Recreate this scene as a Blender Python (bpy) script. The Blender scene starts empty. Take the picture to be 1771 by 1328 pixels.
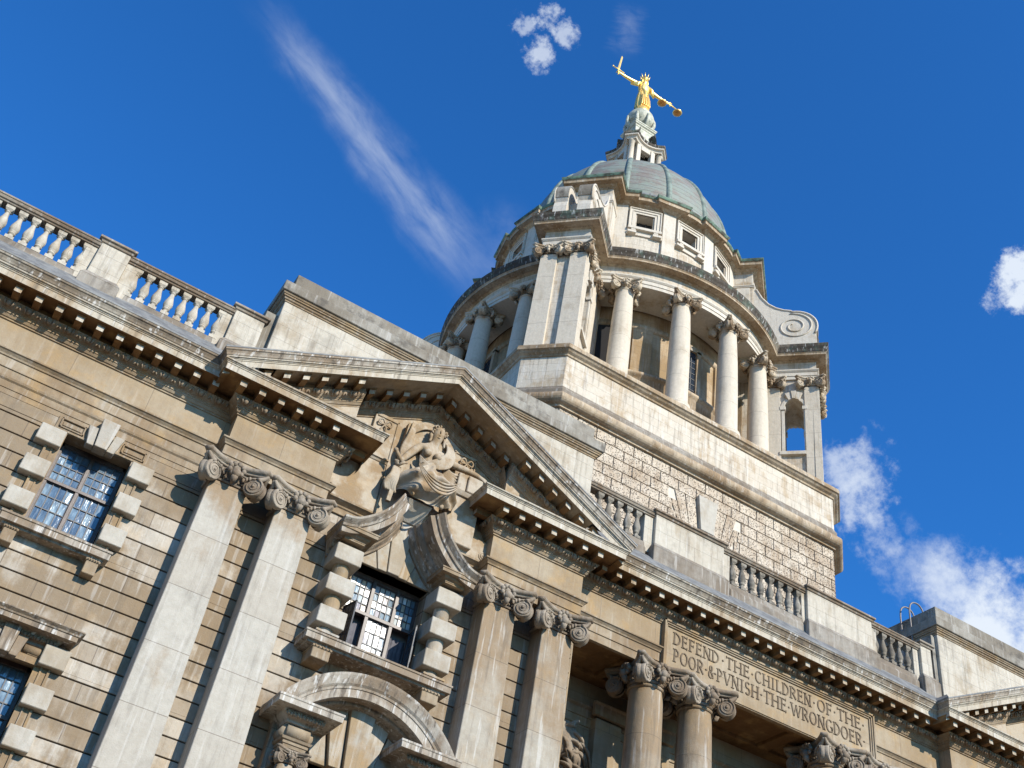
import bpy, bmesh, math, random
from mathutils import Vector, Matrix
PI = math.pi
random.seed(7)
scn = bpy.context.scene

# ------------------------------------------------------------ camera
cam_d = bpy.data.cameras.new("camera")
cam = bpy.data.objects.new("camera", cam_d)
scn.collection.objects.link(cam)
cam_d.sensor_width = 36.0
cam_d.lens = 39.45
cam_d.clip_start = 0.1
cam_d.clip_end = 4000
_r = Vector((0.84015557, -0.52346021, 0.14187329))
_u = Vector((-0.43876342, -0.50226489, 0.74512861))
_b = Vector((-0.3187872, -0.68827276, -0.65165583))
_m = Matrix((_r, _u, _b)).transposed().to_4x4()
_m.translation = Vector((0, 0, 1.6))
cam.matrix_world = _m
scn.camera = cam
scn.render.resolution_x = 1024
scn.render.resolution_y = 768

# ------------------------------------------------------------ sun, sky, exposure
SUN = Vector((0.30, -1.0, 0.56)).normalized()          # towards the sun
sd = bpy.data.lights.new("sun", 'SUN')
sd.energy = 5.0
sd.angle = math.radians(0.5)
sd.color = (1.0, 0.935, 0.82)
so = bpy.data.objects.new("sun", sd)
scn.collection.objects.link(so)
so.rotation_euler = SUN.to_track_quat('Z', 'Y').to_euler()
so.location = (20, -60, 60)

world = bpy.data.worlds.new("World")
scn.world = world
world.use_nodes = True
wn = world.node_tree.nodes
wl = world.node_tree.links
wn.clear()

def N(nodes, t, **kw):
    n = nodes.new(t)
    for k, v in kw.items():
        if k.startswith('i_'):
            key = k[2:]
            n.inputs[int(key) if key.isdigit() else key].default_value = v
        else:
            setattr(n, k, v)
    return n

def wmath(op, a, b=None, c=None, clamp=False):
    n = wn.new('ShaderNodeMath'); n.operation = op; n.use_clamp = clamp
    for i, v in enumerate((a, b, c)):
        if v is None: continue
        if hasattr(v, 'is_output') or isinstance(v, bpy.types.NodeSocket): wl.new(v, n.inputs[i])
        else: n.inputs[i].default_value = v
    return n.outputs[0]

def wdot(vec, v):
    n = wn.new('ShaderNodeVectorMath'); n.operation = 'DOT_PRODUCT'
    wl.new(vec, n.inputs[0]); n.inputs[1].default_value = v
    return n.outputs['Value']

def wsmooth(x, a, b):
    n = wn.new('ShaderNodeMapRange'); n.interpolation_type = 'SMOOTHSTEP'
    wl.new(x, n.inputs['Value'])
    n.inputs['From Min'].default_value = a; n.inputs['From Max'].default_value = b
    n.inputs['To Min'].default_value = 0; n.inputs['To Max'].default_value = 1
    return n.outputs[0]

tc = wn.new('ShaderNodeTexCoord')
DIR = tc.outputs['Generated']
sky = wn.new('ShaderNodeTexSky')
sky.sky_type = 'NISHITA'
sky.sun_disc = False
sky.sun_elevation = math.asin(SUN.z)
sky.sun_rotation = math.atan2(SUN.x, SUN.y)
sky.air_density = 1.0
sky.dust_density = 0.3
sky.ozone_density = 3.0
sky.altitude = 0
hs = wn.new('ShaderNodeHueSaturation')
hs.inputs['Saturation'].default_value = 1.12
hs.inputs['Value'].default_value = 1.55
wl.new(sky.outputs[0], hs.inputs['Color'])

def wnoise(scale, detail, rough, vec=None, dist=0.0):
    n = wn.new('ShaderNodeTexNoise')
    n.inputs['Scale'].default_value = scale
    n.inputs['Detail'].default_value = detail
    n.inputs['Roughness'].default_value = rough
    n.inputs['Distortion'].default_value = dist
    wl.new(vec or DIR, n.inputs['Vector'])
    return n.outputs['Fac']

def streak(A, B, w0, w1, amp, seed):
    """long wisp of cirrus between two sky directions"""
    A = Vector(A).normalized(); B = Vector(B).normalized()
    along = (B - A); L = along.length; along.normalize()
    nrm = A.cross(B).normalized()
    mid = A.dot(along)
    u = wmath('DIVIDE', wmath('SUBTRACT', wdot(DIR, along), mid), L)
    v = wdot(DIR, nrm)
    # gentle meander
    mp = wn.new('ShaderNodeCombineXYZ')
    wl.new(wmath('MULTIPLY', u, 2.2), mp.inputs[0]); wl.new(wmath('MULTIPLY', v, 26.0), mp.inputs[1]); mp.inputs[2].default_value = seed
    fib = wnoise(2.0, 7.0, 0.58, mp.outputs[0], 0.3)
    mp2 = wn.new('ShaderNodeCombineXYZ')
    wl.new(wmath('MULTIPLY', u, 6.0), mp2.inputs[0]); wl.new(wmath('MULTIPLY', v, 16.0), mp2.inputs[1]); mp2.inputs[2].default_value = seed + 4
    big = wnoise(1.7, 5.0, 0.6, mp2.outputs[0], 0.4)
    off = wmath('MULTIPLY', wmath('SUBTRACT', big, 0.5), 0.022)
    vv = wmath('ABSOLUTE', wmath('ADD', v, off))
    wid = wmath('ADD', wmath('MULTIPLY', u, w1 - w0), w0)
    env = wsmooth(wmath('DIVIDE', vv, wid), 1.0, 0.0)
    ends = wmath('MULTIPLY', wsmooth(u, -0.06, 0.30), wsmooth(u, 1.06, 0.72))
    d = wmath('MULTIPLY', wmath('MULTIPLY', env, ends), wsmooth(fib, 0.20, 0.82))
    return wmath('MULTIPLY', d, amp, clamp=True)

def puff(Cn, r, amp, nscale, lo, hi, sx=1.0, axis=None):
    Cn = Vector(Cn).normalized()
    d = wn.new('ShaderNodeVectorMath'); d.operation = 'DISTANCE'
    nz = wn.new('ShaderNodeTexNoise'); nz.inputs['Scale'].default_value = 14; nz.inputs['Detail'].default_value = 4
    wl.new(DIR, nz.inputs['Vector'])
    wl.new(DIR, d.inputs[0]); d.inputs[1].default_value = Cn
    dist = d.outputs['Value']
    if axis is not None:
        ax = Vector(axis).normalized()
        a = wmath('SUBTRACT', wdot(DIR, ax), Cn.dot(ax))
        a2 = wmath('MULTIPLY', a, a)
        d2 = wmath('SUBTRACT', wmath('MULTIPLY', dist, dist), wmath('MULTIPLY', a2, 1.0 - 1.0 / (sx * sx)))
        dist = wmath('SQRT', wmath('MAXIMUM', d2, 0.0))
    env = wsmooth(wmath('DIVIDE', dist, r), 1.0, 0.15)
    nn = wnoise(nscale, 12.0, 0.66, None, 0.0)
    x = wmath('ADD', wmath('ADD', wmath('MULTIPLY', wmath('SUBTRACT', nn, 0.5), 1.35), 0.5), wmath('MULTIPLY', env, 0.40))
    den = wmath('MULTIPLY', wsmooth(x, lo, hi), wsmooth(env, 0.0, 0.25))
    return wmath('MULTIPLY', den, amp, clamp=True)

# sky directions of the cloud puffs (x east, y north, z up)
C_ = [(0.1784, 0.4981, 0.8486), (0.1952, 0.484, 0.853), (0.212, 0.4836, 0.8492), (0.2022, 0.5052, 0.839), (0.2037, 0.5152, 0.8325), (0.7064, 0.5089, 0.4919), (0.6682, 0.5247, 0.5275), (0.6491, 0.5393, 0.5366), (0.5993, 0.3686, 0.7106), (0.594, 0.3897, 0.7037), (0.579, 0.5372, 0.6133), (0.598, 0.5451, 0.5876), (0.6161, 0.5523, 0.5617)]
dens = [
    streak((-0.02, 0.588, 0.809), (0.262, 0.655, 0.708), 0.024, 0.040, 0.40, 1.3),
    streak((0.245, 0.435, 0.867), (0.262, 0.47, 0.845), 0.016, 0.018, 0.16, 7.1),
    streak((0.235, 0.60, 0.765), (0.275, 0.66, 0.70), 0.03, 0.04, 0.10, 9.1),
    puff(C_[0], 0.020, 0.50, 60, 0.72, 1.02),
    puff(C_[1], 0.024, 0.62, 55, 0.70, 1.00),
    puff(C_[2], 0.022, 0.60, 60, 0.70, 1.02),
    puff(C_[3], 0.026, 0.66, 52, 0.70, 1.00),
    puff(C_[4], 0.020, 0.50, 60, 0.72, 1.05),
    puff(C_[8], 0.040, 0.95, 32, 0.66, 0.92),
    puff(C_[9], 0.024, 0.60, 50, 0.70, 1.0),
    puff(C_[10], 0.050, 0.62, 26, 0.68, 1.02),
    puff(C_[11], 0.046, 0.62, 28, 0.68, 1.02),
    puff(C_[12], 0.038, 0.45, 30, 0.70, 1.06),
    puff(C_[5], 0.105, 1.0, 15, 0.62, 0.94),
    puff(C_[6], 0.070, 0.60, 20, 0.66, 1.02),
    puff(C_[7], 0.060, 0.35, 22, 0.66, 1.05),
]
cur = dens[0]
for d in dens[1:]:
    inv = wmath('MULTIPLY', wmath('SUBTRACT', 1.0, cur), wmath('SUBTRACT', 1.0, d))
    cur = wmath('SUBTRACT', 1.0, inv)
mixc = wn.new('ShaderNodeMix'); mixc.data_type = 'RGBA'
wl.new(cur, mixc.inputs['Factor'])
mulc = wn.new('ShaderNodeMix'); mulc.data_type = 'RGBA'; mulc.blend_type = 'MULTIPLY'; mulc.inputs['Factor'].default_value = 1.0
wl.new(hs.outputs[0], mulc.inputs[6]); mulc.inputs[7].default_value = (0.21, 0.62, 0.98, 1)   # polarised deep blue
wl.new(mulc.outputs[2], mixc.inputs[6])
mixc.inputs[7].default_value = (5.2, 5.7, 6.4, 1)
bg = wn.new('ShaderNodeBackground')
bg.inputs['Strength'].default_value = 0.1177
wl.new(mixc.outputs[2], bg.inputs['Color'])
wo = wn.new('ShaderNodeOutputWorld')
wl.new(bg.outputs[0], wo.inputs['Surface'])

scn.view_settings.view_transform = 'Standard'
scn.view_settings.look = 'None'
scn.view_settings.exposure = 0.40
scn.view_settings.gamma = 1.0

# ------------------------------------------------------------ materials
def newmat(name):
    m = bpy.data.materials.new(name); m.use_nodes = True
    nt = m.node_tree; nt.nodes.clear()
    out = nt.nodes.new('ShaderNodeOutputMaterial')
    b = nt.nodes.new('ShaderNodeBsdfPrincipled')
    nt.links.new(b.outputs[0], out.inputs['Surface'])
    return m, nt, b

class G:
    """little node-graph helper"""
    def __init__(s, nt): s.nt = nt; s.n = nt.nodes; s.l = nt.links
    def put(s, sock, v):
        if isinstance(v, bpy.types.NodeSocket): s.l.new(v, sock)
        elif v is not None: sock.default_value = v
    def math(s, op, a, b=None, clamp=False):
        n = s.n.new('ShaderNodeMath'); n.operation = op; n.use_clamp = clamp
        s.put(n.inputs[0], a); s.put(n.inputs[1], b); return n.outputs[0]
    def noise(s, vec, scale, detail=6.0, rough=0.6, dist=0.0):
        n = s.n.new('ShaderNodeTexNoise'); s.put(n.inputs['Vector'], vec)
        n.inputs['Scale'].default_value = scale; n.inputs['Detail'].default_value = detail
        n.inputs['Roughness'].default_value = rough; n.inputs['Distortion'].default_value = dist
        return n.outputs['Fac']
    def scale(s, vec, v):
        n = s.n.new('ShaderNodeVectorMath'); n.operation = 'MULTIPLY'
        s.put(n.inputs[0], vec); n.inputs[1].default_value = v; return n.outputs[0]
    def ss(s, x, a, b, lo=0.0, hi=1.0):
        n = s.n.new('ShaderNodeMapRange'); n.interpolation_type = 'SMOOTHSTEP'
        s.put(n.inputs['Value'], x); n.inputs['From Min'].default_value = a; n.inputs['From Max'].default_value = b
        n.inputs['To Min'].default_value = lo; n.inputs['To Max'].default_value = hi; return n.outputs[0]
    def mix(s, f, a, b, mode='MIX'):
        n = s.n.new('ShaderNodeMix'); n.data_type = 'RGBA'; n.blend_type = mode
        s.put(n.inputs['Factor'], f)
        s.put(n.inputs[6], a if isinstance(a, bpy.types.NodeSocket) else (*a, 1))
        s.put(n.inputs[7], b if isinstance(b, bpy.types.NodeSocket) else (*b, 1)); return n.outputs[2]
    def bump(s, h, strength, dist, nrm=None):
        n = s.n.new('ShaderNodeBump'); s.put(n.inputs['Height'], h)
        n.inputs['Strength'].default_value = strength; n.inputs['Distance'].default_value = dist
        if nrm is not None: s.l.new(nrm, n.inputs['Normal'])
        return n.outputs[0]

PALE = (0.60, 0.565, 0.485)
TAN = (0.36, 0.275, 0.175)
OCHRE = (0.40, 0.25, 0.10)
SOOT = (0.055, 0.048, 0.042)

def stone(name, pale=PALE, tan=TAN, bias=0.5, soft=0.10, streaks=0.0, soot=0.0, sootscale=1.0, joints=None,
          grain=0.35, patch=0.7, ochre=0.0, green=0.0, zgrad=None, vtint=0.10, pits=0.0):
    """weathered Portland stone: pale rain-washed areas, tan sheltered ones, stains, grain, ashlar joints"""
    k_ = 0.80 if 'tower' in name or 'verm' in name else 0.72
    pale = (pale[0] * k_, pale[1] * k_ * .95, pale[2] * k_ * .895); tan = (tan[0] * k_, tan[1] * k_ * .95, tan[2] * k_ * .895)
    m, nt, b = newmat(name); g = G(nt)
    geo = nt.nodes.new('ShaderNodeNewGeometry'); P = geo.outputs['Position']
    sx = nt.nodes.new('ShaderNodeSeparateXYZ'); nt.links.new(P, sx.inputs[0])
    n1 = g.noise(P, patch, 8.0, 0.66)
    f = n1
    if zgrad:  # (z0, z1, amount): tone changes with height where rain reaches
        f = g.math('ADD', f, g.ss(sx.outputs[2], zgrad[0], zgrad[1], 0.0, zgrad[2]))
    # drips run downward from edges
    dn = g.noise(g.scale(P, (5.0, 5.0, 0.55)), 1.0, 6.0, 0.62)
    f = g.math('ADD', f, g.math('MULTIPLY', g.math('SUBTRACT', dn, 0.5), 0.30))
    fac = g.ss(f, bias - soft, bias + soft)
    col = g.mix(fac, pale, tan)
    if ochre:
        n2 = g.noise(g.scale(P, (1, 1, 1)), 1.9, 5.0, 0.6)
        col = g.mix(g.math('MULTIPLY', g.ss(n2, 0.5, 0.68), ochre), col, OCHRE)
    n3 = g.noise(P, 9.0, 6.0, 0.7)
    col = g.mix(g.ss(n3, 0.3, 0.7, 0.0, 0.28), col, (pale[0] * .55, pale[1] * .53, pale[2] * .5))
    height = g.noise(P, 38.0, 5.0, 0.7)
    nrm = g.bump(height, grain, 0.02)
    nrm = g.bump(g.noise(P, 5.0, 4.0, 0.6), 0.25, 0.05, nrm)
    if joints:
        bw, bh, oz, mort = joints
        uv = nt.nodes.new('ShaderNodeCombineXYZ')
        nt.links.new(g.math('SUBTRACT', sx.outputs[0], sx.outputs[1]), uv.inputs[0])
        nt.links.new(g.math('SUBTRACT', sx.outputs[2], oz), uv.inputs[1])
        br = nt.nodes.new('ShaderNodeTexBrick')
        nt.links.new(uv.outputs[0], br.inputs['Vector'])
        br.inputs['Scale'].default_value = 1.0
        br.inputs['Brick Width'].default_value = bw; br.inputs['Row Height'].default_value = bh
        br.inputs['Mortar Size'].default_value = mort; br.inputs['Mortar Smooth'].default_value = 0.2
        br.inputs['Color1'].default_value = (0, 0, 0, 1); br.inputs['Color2'].default_value = (1, 1, 1, 1)
        br.inputs['Mortar'].default_value = (0.5, 0.5, 0.5, 1)
        br.offset = 0.5
        tint = br.outputs['Color']
        s2 = nt.nodes.new('ShaderNodeSeparateColor'); nt.links.new(tint, s2.inputs[0])
        tv = s2.outputs[0]
        col = g.mix(g.math('MULTIPLY', tv, vtint * 2.2), col, (tan[0] * .95, tan[1] * .95, tan[2] * .95))
        col = g.mix(g.math('MULTIPLY', br.outputs['Fac'], 0.72), col, (0.13, 0.10, 0.075))
        nrm = g.bump(g.math('SUBTRACT', 1.0, br.outputs['Fac']), 0.5, 0.01, nrm)
    if streaks:
        sn = g.noise(g.scale(P, (9.0, 9.0, 0.7)), 1.0, 7.0, 0.66)
        col = g.mix(g.ss(sn, 0.50, 0.66, 0.0, streaks), col, (0.10, 0.082, 0.065))
        sn2 = g.noise(g.scale(P, (7.0, 7.0, 0.5)), 1.6, 6.0, 0.6)
        col = g.mix(g.ss(sn2, 0.56, 0.66, 0.0, streaks * 0.7), col, (0.66, 0.64, 0.60))
    if soot:
        so_ = g.noise(P, 1.3 * sootscale, 9.0, 0.72)
        col = g.mix(g.ss(so_, 0.50, 0.66, 0.0, soot), col, SOOT)
    if green:
        gn = g.noise(P, 2.2, 7.0, 0.7)
        col = g.mix(g.ss(gn, 0.50, 0.62, 0.0, green), col, (0.09, 0.20, 0.15))
    if pits:
        vo = nt.nodes.new('ShaderNodeTexVoronoi'); vo.feature = 'F1'
        nt.links.new(g.scale(P, (1, 1, 1)), vo.inputs['Vector']); vo.inputs['Scale'].default_value = 17.0
        vo.inputs['Randomness'].default_value = 0.75
        hole = g.ss(vo.outputs['Distance'], 0.27, 0.38)
        col = g.mix(g.math('SUBTRACT', 1.0, hole), col, (0.085, 0.065, 0.05))
        nrm = g.bump(hole, 1.0, 0.03, nrm)
    nt.links.new(col, b.inputs['Base Color'])
    nt.links.new(nrm, b.inputs['Normal'])
    b.inputs['Roughness'].default_value = 0.88
    b.inputs['Specular IOR Level'].default_value = 0.25
    return m

M = {}
M['wall'] = stone('rusticated_wall_stone', pale=(0.62, 0.585, 0.52), tan=(0.315, 0.245, 0.165), bias=0.50, soft=0.075, joints=(1.35, 0.346, 9.347, 0.009), ochre=0.30, patch=0.62, streaks=0.28, vtint=0.36, zgrad=(11.2, 13.6, 0.12), soot=0.18, sootscale=1.2)
M['frieze'] = stone('frieze_stone', pale=(0.50, 0.435, 0.335), tan=(0.37, 0.28, 0.175), bias=0.50, soft=0.16, joints=(1.55, 0.80, 14.30, 0.005), ochre=0.5, streaks=0.10, vtint=0.2)
M['mould'] = stone('moulding_stone', pale=(0.47, 0.40, 0.30), tan=(0.30, 0.215, 0.13), bias=0.48, soft=0.14, ochre=0.4, streaks=0.2, soot=0.15)
M['soffit'] = stone('soffit_stone_bounce', pale=(0.30, 0.185, 0.09), tan=(0.19, 0.10, 0.04), bias=0.48, soft=0.15, ochre=0.5)  # warm street bounce and shade of the undersides put into the colour
M['white'] = stone('washed_stone', pale=(0.59, 0.57, 0.51), tan=(0.42, 0.36, 0.275), bias=0.56, soft=0.12, streaks=0.08)
M['pilaster'] = stone('pilaster_stone', pale=(0.585, 0.57, 0.515), tan=(0.38, 0.285, 0.185), bias=0.68, soft=0.12, joints=(40.0, 1.12, 8.77, 0.006), streaks=0.22, zgrad=(12.2, 13.4, 0.30), vtint=0.10, soot=0.12)
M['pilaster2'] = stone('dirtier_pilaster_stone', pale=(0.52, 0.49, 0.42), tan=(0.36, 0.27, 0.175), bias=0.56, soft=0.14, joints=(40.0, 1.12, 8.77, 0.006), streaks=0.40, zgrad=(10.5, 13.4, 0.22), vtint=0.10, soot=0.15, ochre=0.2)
M['fascia'] = stone('cornice_stone', pale=(0.62, 0.58, 0.49), tan=(0.40, 0.30, 0.19), bias=0.54, soft=0.10, streaks=0.55)
M['gutter'] = stone('cornice_top_stone', pale=(0.42, 0.39, 0.33), tan=(0.25, 0.20, 0.145), bias=0.46, soft=0.10, streaks=0.85, soot=0.6, sootscale=2.0)
M['carved'] = stone('carved_stone', pale=(0.45, 0.40, 0.33), tan=(0.24, 0.18, 0.125), bias=0.50, soft=0.10, soot=0.45, sootscale=3.0, grain=0.5)
M['egg'] = stone('egg_moulding_stone', pale=(0.42, 0.34, 0.25), tan=(0.26, 0.185, 0.12), bias=0.5, soft=0.12, soot=0.25, sootscale=3.0)
M['block'] = stone('blocking_stone', pale=(0.42, 0.40, 0.36), tan=(0.25, 0.21, 0.165), bias=0.46, soft=0.12, streaks=0.35, soot=0.35, sootscale=1.6)
M['parapet'] = stone('parapet_stone', pale=(0.66, 0.63, 0.55), tan=(0.45, 0.38, 0.28), bias=0.57, soft=0.10, joints=(1.45, 0.40, 16.47, 0.003), streaks=0.32, soot=0.25, vtint=0.06)
M['coping'] = stone('coping_stone', pale=(0.42, 0.38, 0.32), tan=(0.26, 0.19, 0.13), bias=0.48, soft=0.12, streaks=0.35, soot=0.3)
M['weathered'] = stone('weathered_top_stone', pale=(0.42, 0.41, 0.37), tan=(0.24, 0.215, 0.175), bias=0.48, soft=0.12, streaks=0.3, soot=0.6, sootscale=1.4)
M['towerwall'] = stone('tower_ashlar', pale=(0.68, 0.64, 0.56), tan=(0.47, 0.37, 0.25), bias=0.56, soft=0.10, joints=(1.25, 0.36, 27.30, 0.005), streaks=0.38, vtint=0.10, patch=0.9)
M['tower'] = stone('tower_stone', pale=(0.70, 0.665, 0.59), tan=(0.53, 0.44, 0.32), bias=0.62, soft=0.12, streaks=0.15)
M['towershaft'] = stone('tower_shaft_stone', pale=(0.70, 0.645, 0.545), tan=(0.52, 0.45, 0.35), bias=0.64, soft=0.12, joints=(60.0, 1.28, 29.5, 0.006), streaks=0.10, vtint=0.04)
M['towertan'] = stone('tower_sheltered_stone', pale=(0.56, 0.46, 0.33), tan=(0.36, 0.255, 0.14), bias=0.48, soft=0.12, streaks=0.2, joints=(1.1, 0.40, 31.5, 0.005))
M['towermould'] = stone('tower_moulding_stone', pale=(0.56, 0.47, 0.35), tan=(0.33, 0.235, 0.14), bias=0.5, soft=0.12, streaks=0.45, soot=0.15)
M['towersoot'] = stone('tower_sooty_cornice', pale=(0.26, 0.23, 0.185), tan=(0.06, 0.05, 0.04), bias=0.40, soft=0.08, streaks=0.8, soot=0.9, sootscale=1.6, green=0.25)
M['verm'] = stone('vermiculated_stone', pale=(0.66, 0.59, 0.49), tan=(0.40, 0.31, 0.22), bias=0.55, soft=0.18, streaks=0.3, pits=1.0, patch=1.1)
M['voussoir'] = stone('voussoir_stone', pale=(0.50, 0.475, 0.42), tan=(0.41, 0.31, 0.19), bias=0.50, soft=0.10, streaks=0.28, ochre=0.35, patch=1.2)
M['hood'] = stone('hood_stone', pale=(0.56, 0.53, 0.47), tan=(0.31, 0.24, 0.17), bias=0.46, soft=0.10, streaks=0.85)
M['relief'] = stone('relief_stone', pale=(0.56, 0.50, 0.41), tan=(0.37, 0.265, 0.155), bias=0.50, soft=0.10, ochre=0.3, patch=1.5)
M['letter'] = stone('letter_stone', pale=(0.27, 0.22, 0.16), tan=(0.17, 0.125, 0.085), bias=0.5, soft=0.15)
M['dark'] = stone('dark_recess_stone', pale=(0.16, 0.12, 0.085), tan=(0.10, 0.065, 0.04), bias=0.5, soft=0.15)

def simple(name, col, rough=0.6, metal=0.0, spec=0.5, nz=0.0, nscale=6.0, col2=None, bump=0.0):
    m, nt, b = newmat(name); g = G(nt)
    geo = nt.nodes.new('ShaderNodeNewGeometry'); P = geo.outputs['Position']
    c = col if not nz else g.mix(g.ss(g.noise(P, nscale, 7.0, 0.68), 0.38, 0.62, 0, nz), col, col2 or tuple(x * .5 for x in col))
    if isinstance(c, tuple): b.inputs['Base Color'].default_value = (*c, 1)
    else: nt.links.new(c, b.inputs['Base Color'])
    if bump: nt.links.new(g.bump(g.noise(P, nscale * 4, 5.0, 0.6), bump, 0.02), b.inputs['Normal'])
    b.inputs['Roughness'].default_value = rough; b.inputs['Metallic'].default_value = metal
    b.inputs['Specular IOR Level'].default_value = spec
    return m
M['lead'] = simple('lead_sheet', (0.20, 0.20, 0.19), 0.6, 0.0, 0.4, 0.9, 3.0, (0.10, 0.10, 0.10), 0.2)
M['wood'] = simple('dark_window_wood', (0.045, 0.028, 0.022), 0.45, 0, 0.5, 0.6, 8.0, (0.09, 0.06, 0.05), 0.1)
M['came'] = simple('lead_came', (0.045, 0.045, 0.048), 0.5)
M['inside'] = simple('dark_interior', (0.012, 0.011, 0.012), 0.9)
M['curtain'] = simple('grey_curtain', (0.14, 0.135, 0.15), 0.9, 0, 0.2, 0.6, 5.0)
M['gold'] = simple('gilding', (1.0, 0.72, 0.24), 0.42, 0.75, 0.5, 0.5, 7.0, (0.90, 0.56, 0.12), 0.15)
M['pan'] = simple('bronze_pan', (0.55, 0.26, 0.07), 0.45, 0.5, 0.5, 0.5, 7.0)
M['steel'] = simple('galvanised_steel', (0.20, 0.18, 0.17), 0.55, 0.3, 0.5, 0.5, 20.0)
M['asphalt'] = simple('asphalt', (0.11, 0.10, 0.09), 0.85, 0, 0.3, 0.6, 12.0, (0.04, 0.04, 0.042), 0.3)
M['paving'] = simple('york_paving', (0.50, 0.40, 0.27), 0.8, 0, 0.3, 0.6, 2.0, (0.42, 0.33, 0.21), 0.2)
M['paint'] = simple('road_paint', (0.75, 0.62, 0.12), 0.6)
M['roof'] = simple('roof_lead', (0.20, 0.21, 0.23), 0.6, 0, 0.4, 0.6, 2.0)

def copper(name, ribs=False):
    m, nt, b = newmat(name); g = G(nt)
    geo = nt.nodes.new('ShaderNodeNewGeometry'); P = geo.outputs['Position']
    sx = nt.nodes.new('ShaderNodeSeparateXYZ'); nt.links.new(P, sx.inputs[0])
    n1 = g.noise(P, 1.3, 8.0, 0.68)
    col = g.mix(g.ss(n1, 0.42, 0.60), (0.18, 0.205, 0.165), (0.165, 0.13, 0.105))
    col = g.mix(g.ss(g.noise(g.scale(P, (1, 1, 6)), 1.2, 6.0, 0.7), 0.45, 0.65, 0, 0.55), col, (0.20, 0.22, 0.21))
    col = g.mix(g.ss(g.noise(P, 12.0, 6.0, 0.7), 0.45, 0.7, 0, 0.35), col, (0.25, 0.28, 0.235))
    if not ribs:
        w = g.math('FRACT', g.math('MULTIPLY', sx.outputs[2], 2.6))
        seam = g.math('LESS_THAN', w, 0.09)
        col = g.mix(g.math('MULTIPLY', seam, 0.7), col, (0.07, 0.065, 0.06))
        nt.links.new(g.bump(g.math('SUBTRACT', 1.0, seam), 0.5, 0.02), b.inputs['Normal'])
    nt.links.new(col, b.inputs['Base Color'])
    b.inputs['Roughness'].default_value = 0.62
    return m
M['copper'] = copper('weathered_copper')
M['rib'] = simple('copper_rib', (0.21, 0.255, 0.21), 0.6, 0, 0.4, 0.8, 2.5, (0.09, 0.11, 0.09), 0.15)
M['verdigris'] = simple('verdigris_edge', (0.13, 0.21, 0.15), 0.7, 0, 0.3, 1.0, 3.0, (0.05, 0.05, 0.035), 0.2)
M['globe'] = simple('globe_stone_and_bronze', (0.48, 0.47, 0.38), 0.6, 0.0, 0.4, 0.8, 4.0, (0.24, 0.25, 0.18), 0.3)

def glass(name, base, spread, rough=0.06, metal=0.35, bright=None):
    """leaded quarries: each one its own tint and its own small tilt"""
    m, nt, b = newmat(name); g = G(nt)
    at = nt.nodes.new('ShaderNodeAttribute'); at.attribute_name = 'quarry'
    ramp = nt.nodes.new('ShaderNodeValToRGB'); ramp.color_ramp.interpolation = 'CONSTANT'
    els = ramp.color_ramp.elements
    els[0].position = 0; els[0].color = (*base[0], 1)
    for i, c in enumerate(base[1:]):
        e = els.new((i + 1) / len(base)) if i + 1 < len(base) else None
        if e: e.color = (*c, 1)
    els[-1].color = (*base[-1], 1)
    nt.links.new(at.outputs['Fac'], ramp.inputs[0])
    geo = nt.nodes.new('ShaderNodeNewGeometry'); P = geo.outputs['Position']
    wav = g.noise(g.scale(P, (14, 14, 4)), 1.0, 3.0, 0.5)
    col = g.mix(g.ss(wav, 0.35, 0.65, 0, spread), ramp.outputs[0], (0.04, 0.06, 0.09))
    nt.links.new(col, b.inputs['Base Color'])
    nt.links.new(g.bump(wav, 0.12, 0.05), b.inputs['Normal'])
    b.inputs['Roughness'].default_value = rough; b.inputs['Metallic'].default_value = metal
    b.inputs['Specular IOR Level'].default_value = 0.7
    b.inputs['IOR'].default_value = 1.6
    return m
M['glass'] = glass('leaded_glass_sky_reflect', [(0.10, 0.15, 0.20), (0.17, 0.235, 0.28), (0.07, 0.11, 0.16), (0.23, 0.30, 0.33), (0.13, 0.19, 0.24)], 0.65, 0.12, 0.10)  # blue of the reflected sky put into the base colours
M['glassreflect'] = glass('leaded_glass_painted_reflections', [(0.50, 0.50, 0.46), (0.48, 0.38, 0.25), (0.13, 0.20, 0.25), (0.36, 0.31, 0.30), (0.60, 0.58, 0.53), (0.07, 0.13, 0.18), (0.40, 0.43, 0.42)], 0.35, 0.25, 0.0)  # white and cream reflections painted in as quarry colours
M['glassdark'] = simple('dark_window_glass', (0.02, 0.03, 0.045), 0.08, 0.0, 1.0)

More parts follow.
